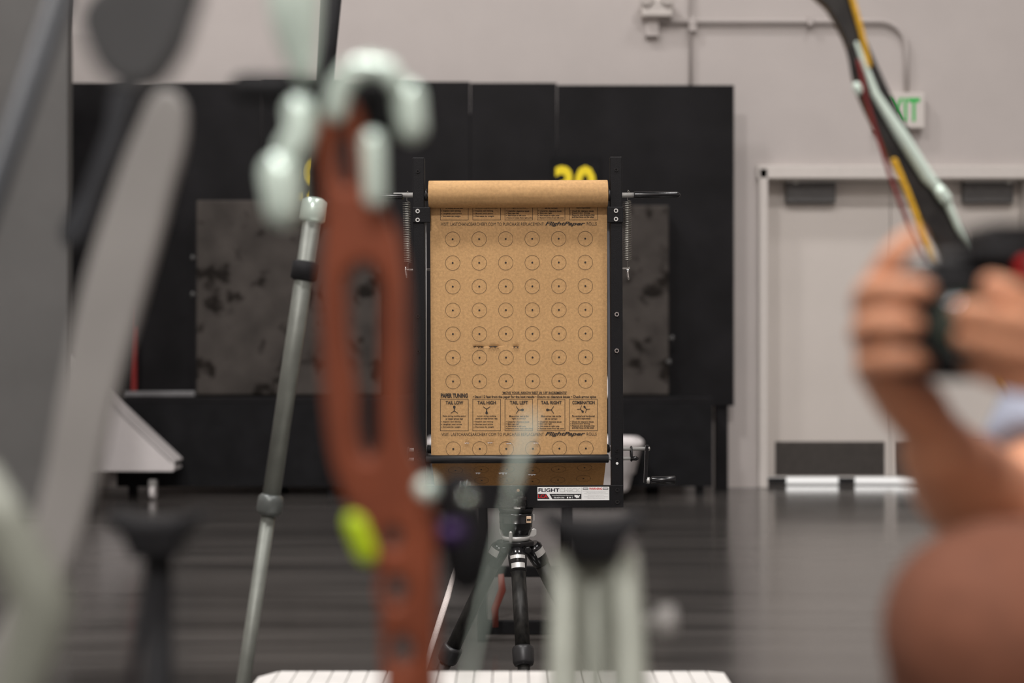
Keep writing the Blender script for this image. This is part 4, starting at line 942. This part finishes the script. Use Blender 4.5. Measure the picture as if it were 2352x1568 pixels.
for hp, kn_, an in ((H1, KN, Vector((0.40, 1.06, 0.36))), (H2, KN2, Vector((0.66, 0.92, 0.34)))):
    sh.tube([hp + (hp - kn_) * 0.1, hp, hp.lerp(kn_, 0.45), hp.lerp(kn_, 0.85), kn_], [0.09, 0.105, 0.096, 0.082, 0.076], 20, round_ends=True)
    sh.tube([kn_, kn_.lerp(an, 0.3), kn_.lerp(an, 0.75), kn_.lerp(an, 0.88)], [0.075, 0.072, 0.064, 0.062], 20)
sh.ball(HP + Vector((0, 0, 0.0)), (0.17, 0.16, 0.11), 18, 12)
so = sh.build('shaded_skin_cover', shade_skin_m, per); rm = so.modifiers.new('remesh', 'REMESH'); rm.mode = 'VOXEL'; rm.voxel_size = 0.008; rm.use_smooth_shade = True  # leg cover whose brown stands in for skin in shade
hb = MB().ball(HC + hrot @ Vector((-0.018, 0, 0.028)), (0.098, 0.088, 0.108), 20, 14, hrot); hb.build('hair', hair_m, per)
eb = MB()
for sg in (-1, 1): eb.ball(HC + hrot @ Vector((0.087, sg * 0.031, 0.008)) - fd * 0.003, 0.0105, 10, 8)
eb.build('eyes', st_white, per)
eb = MB()
for sg in (-1, 1): eb.ball(HC + hrot @ Vector((0.0955, sg * 0.031, 0.008)), 0.0048, 10, 8)
eb.build('irises', black_gloss, per)
eb = MB()
for sg in (-1, 1): eb.tube([HC + hrot @ Vector((0.092, sg * 0.015, 0.029)), HC + hrot @ Vector((0.090, sg * 0.032, 0.034)), HC + hrot @ Vector((0.080, sg * 0.048, 0.029))], [0.004, 0.0045, 0.003], 8)
eb.build('eyebrows', hair_m, per)
for an, ft in ((Vector((0.40, 1.06, 0.36)), Vector((0.34, 0.95, 0.325))), (Vector((0.66, 0.92, 0.34)), Vector((0.60, 0.80, 0.315)))):
    MB().tube([an + (an - ft) * 0.25 + Vector((0, 0, -0.01)), an.lerp(ft, 0.4), ft + (ft - an) * 0.3], [0.042, 0.046, 0.036], 16, 0.8, round_ends=True).build('shoe', black_matte, per)
# stool that carries the person
ss = empty('bar_stool', (HP.x, HP.y, 0), 'black bar stool under the seated person', 'stool')
MB()._lathe(Vector((HP.x, HP.y, 0)), Vector((0, 0, 1)), [(0.545, 0.16), (0.55, 0.19), (0.57, 0.19), (0.58, 0.17)], 28).build('seat', black_matte, ss)
for i in range(4):
    a = math.pi / 4 + i * math.pi / 2
    MB().tube([Vector((HP.x + 0.12 * math.cos(a), HP.y + 0.12 * math.sin(a), 0.55)), Vector((HP.x + 0.22 * math.cos(a), HP.y + 0.22 * math.sin(a), 0.0))], 0.014, 12).build('leg', black_matte, ss)
MB().torus((HP.x, HP.y, 0.27), (0, 0, 1), 0.18, 0.01, 28, 8).build('foot_ring', chrome, ss)

# the camera in the hands
cm = empty('photo_camera', P(2220, 880, 1.0), 'black camera gripped by two hands at the right edge', 'camera')
def cbox(x0, y0, x1, y1, Y0, Y1): 
    a, c = P(x0, y0, 1.0), P(x1, y1, 1.0); return MB().box(((a.x + c.x) / 2, (Y0 + Y1) / 2, (a.z + c.z) / 2), (c.x - a.x, Y1 - Y0, a.z - c.z))
cbox(2080, 612, 2420, 872, 0.985, 1.03).build('camera_body', black_matte, cm, 0.006, seg=3)
cbox(2046, 628, 2130, 868, 0.968, 1.03).build('grip', black_rubber, cm, 0.010, seg=3)
cbox(2210, 560, 2330, 618, 0.97, 1.04).build('viewfinder', black_matte, cm, 0.008, seg=3)
cbox(2258, 512, 2420, 600, 0.99, 1.05).build('monitor', black_gloss, cm, 0.004)
lc = P(2192, 752, 1.0)
ln = MB()._lathe(Vector((lc.x, 0.99, lc.z)), Vector((-0.18, -1, 0)).normalized(), [(0, 0.030), (0.012, 0.031), (0.013, 0.033), (0.04, 0.034), (0.042, 0.032), (0.052, 0.032), (0.053, 0.029), (0.045, 0.024)], 32).build('lens_barrel', black_matte, cm)
MB().ball(Vector((lc.x - 0.0085, 0.942, lc.z)), (0.023, 0.006, 0.023), 20, 12).build('lens_glass', lens_m, ln)
MB().lathe(P(2118, 608, 1.0), (0, 0, 1), [(0, 0.008), (0.005, 0.008), (0.006, 0.006)], 16).build('shutter_button', silver, cm)
MB().lathe(P(2172, 600, 1.0), (0, 0, 1), [(-0.003, 0.012), (0.004, 0.012), (0.005, 0.010)], 20).build('mode_dial', char_m, cm)
MB().ball(P(2352, 612, 0.975), 0.0055, 12, 8).build('red_lamp', redled_m, cm)
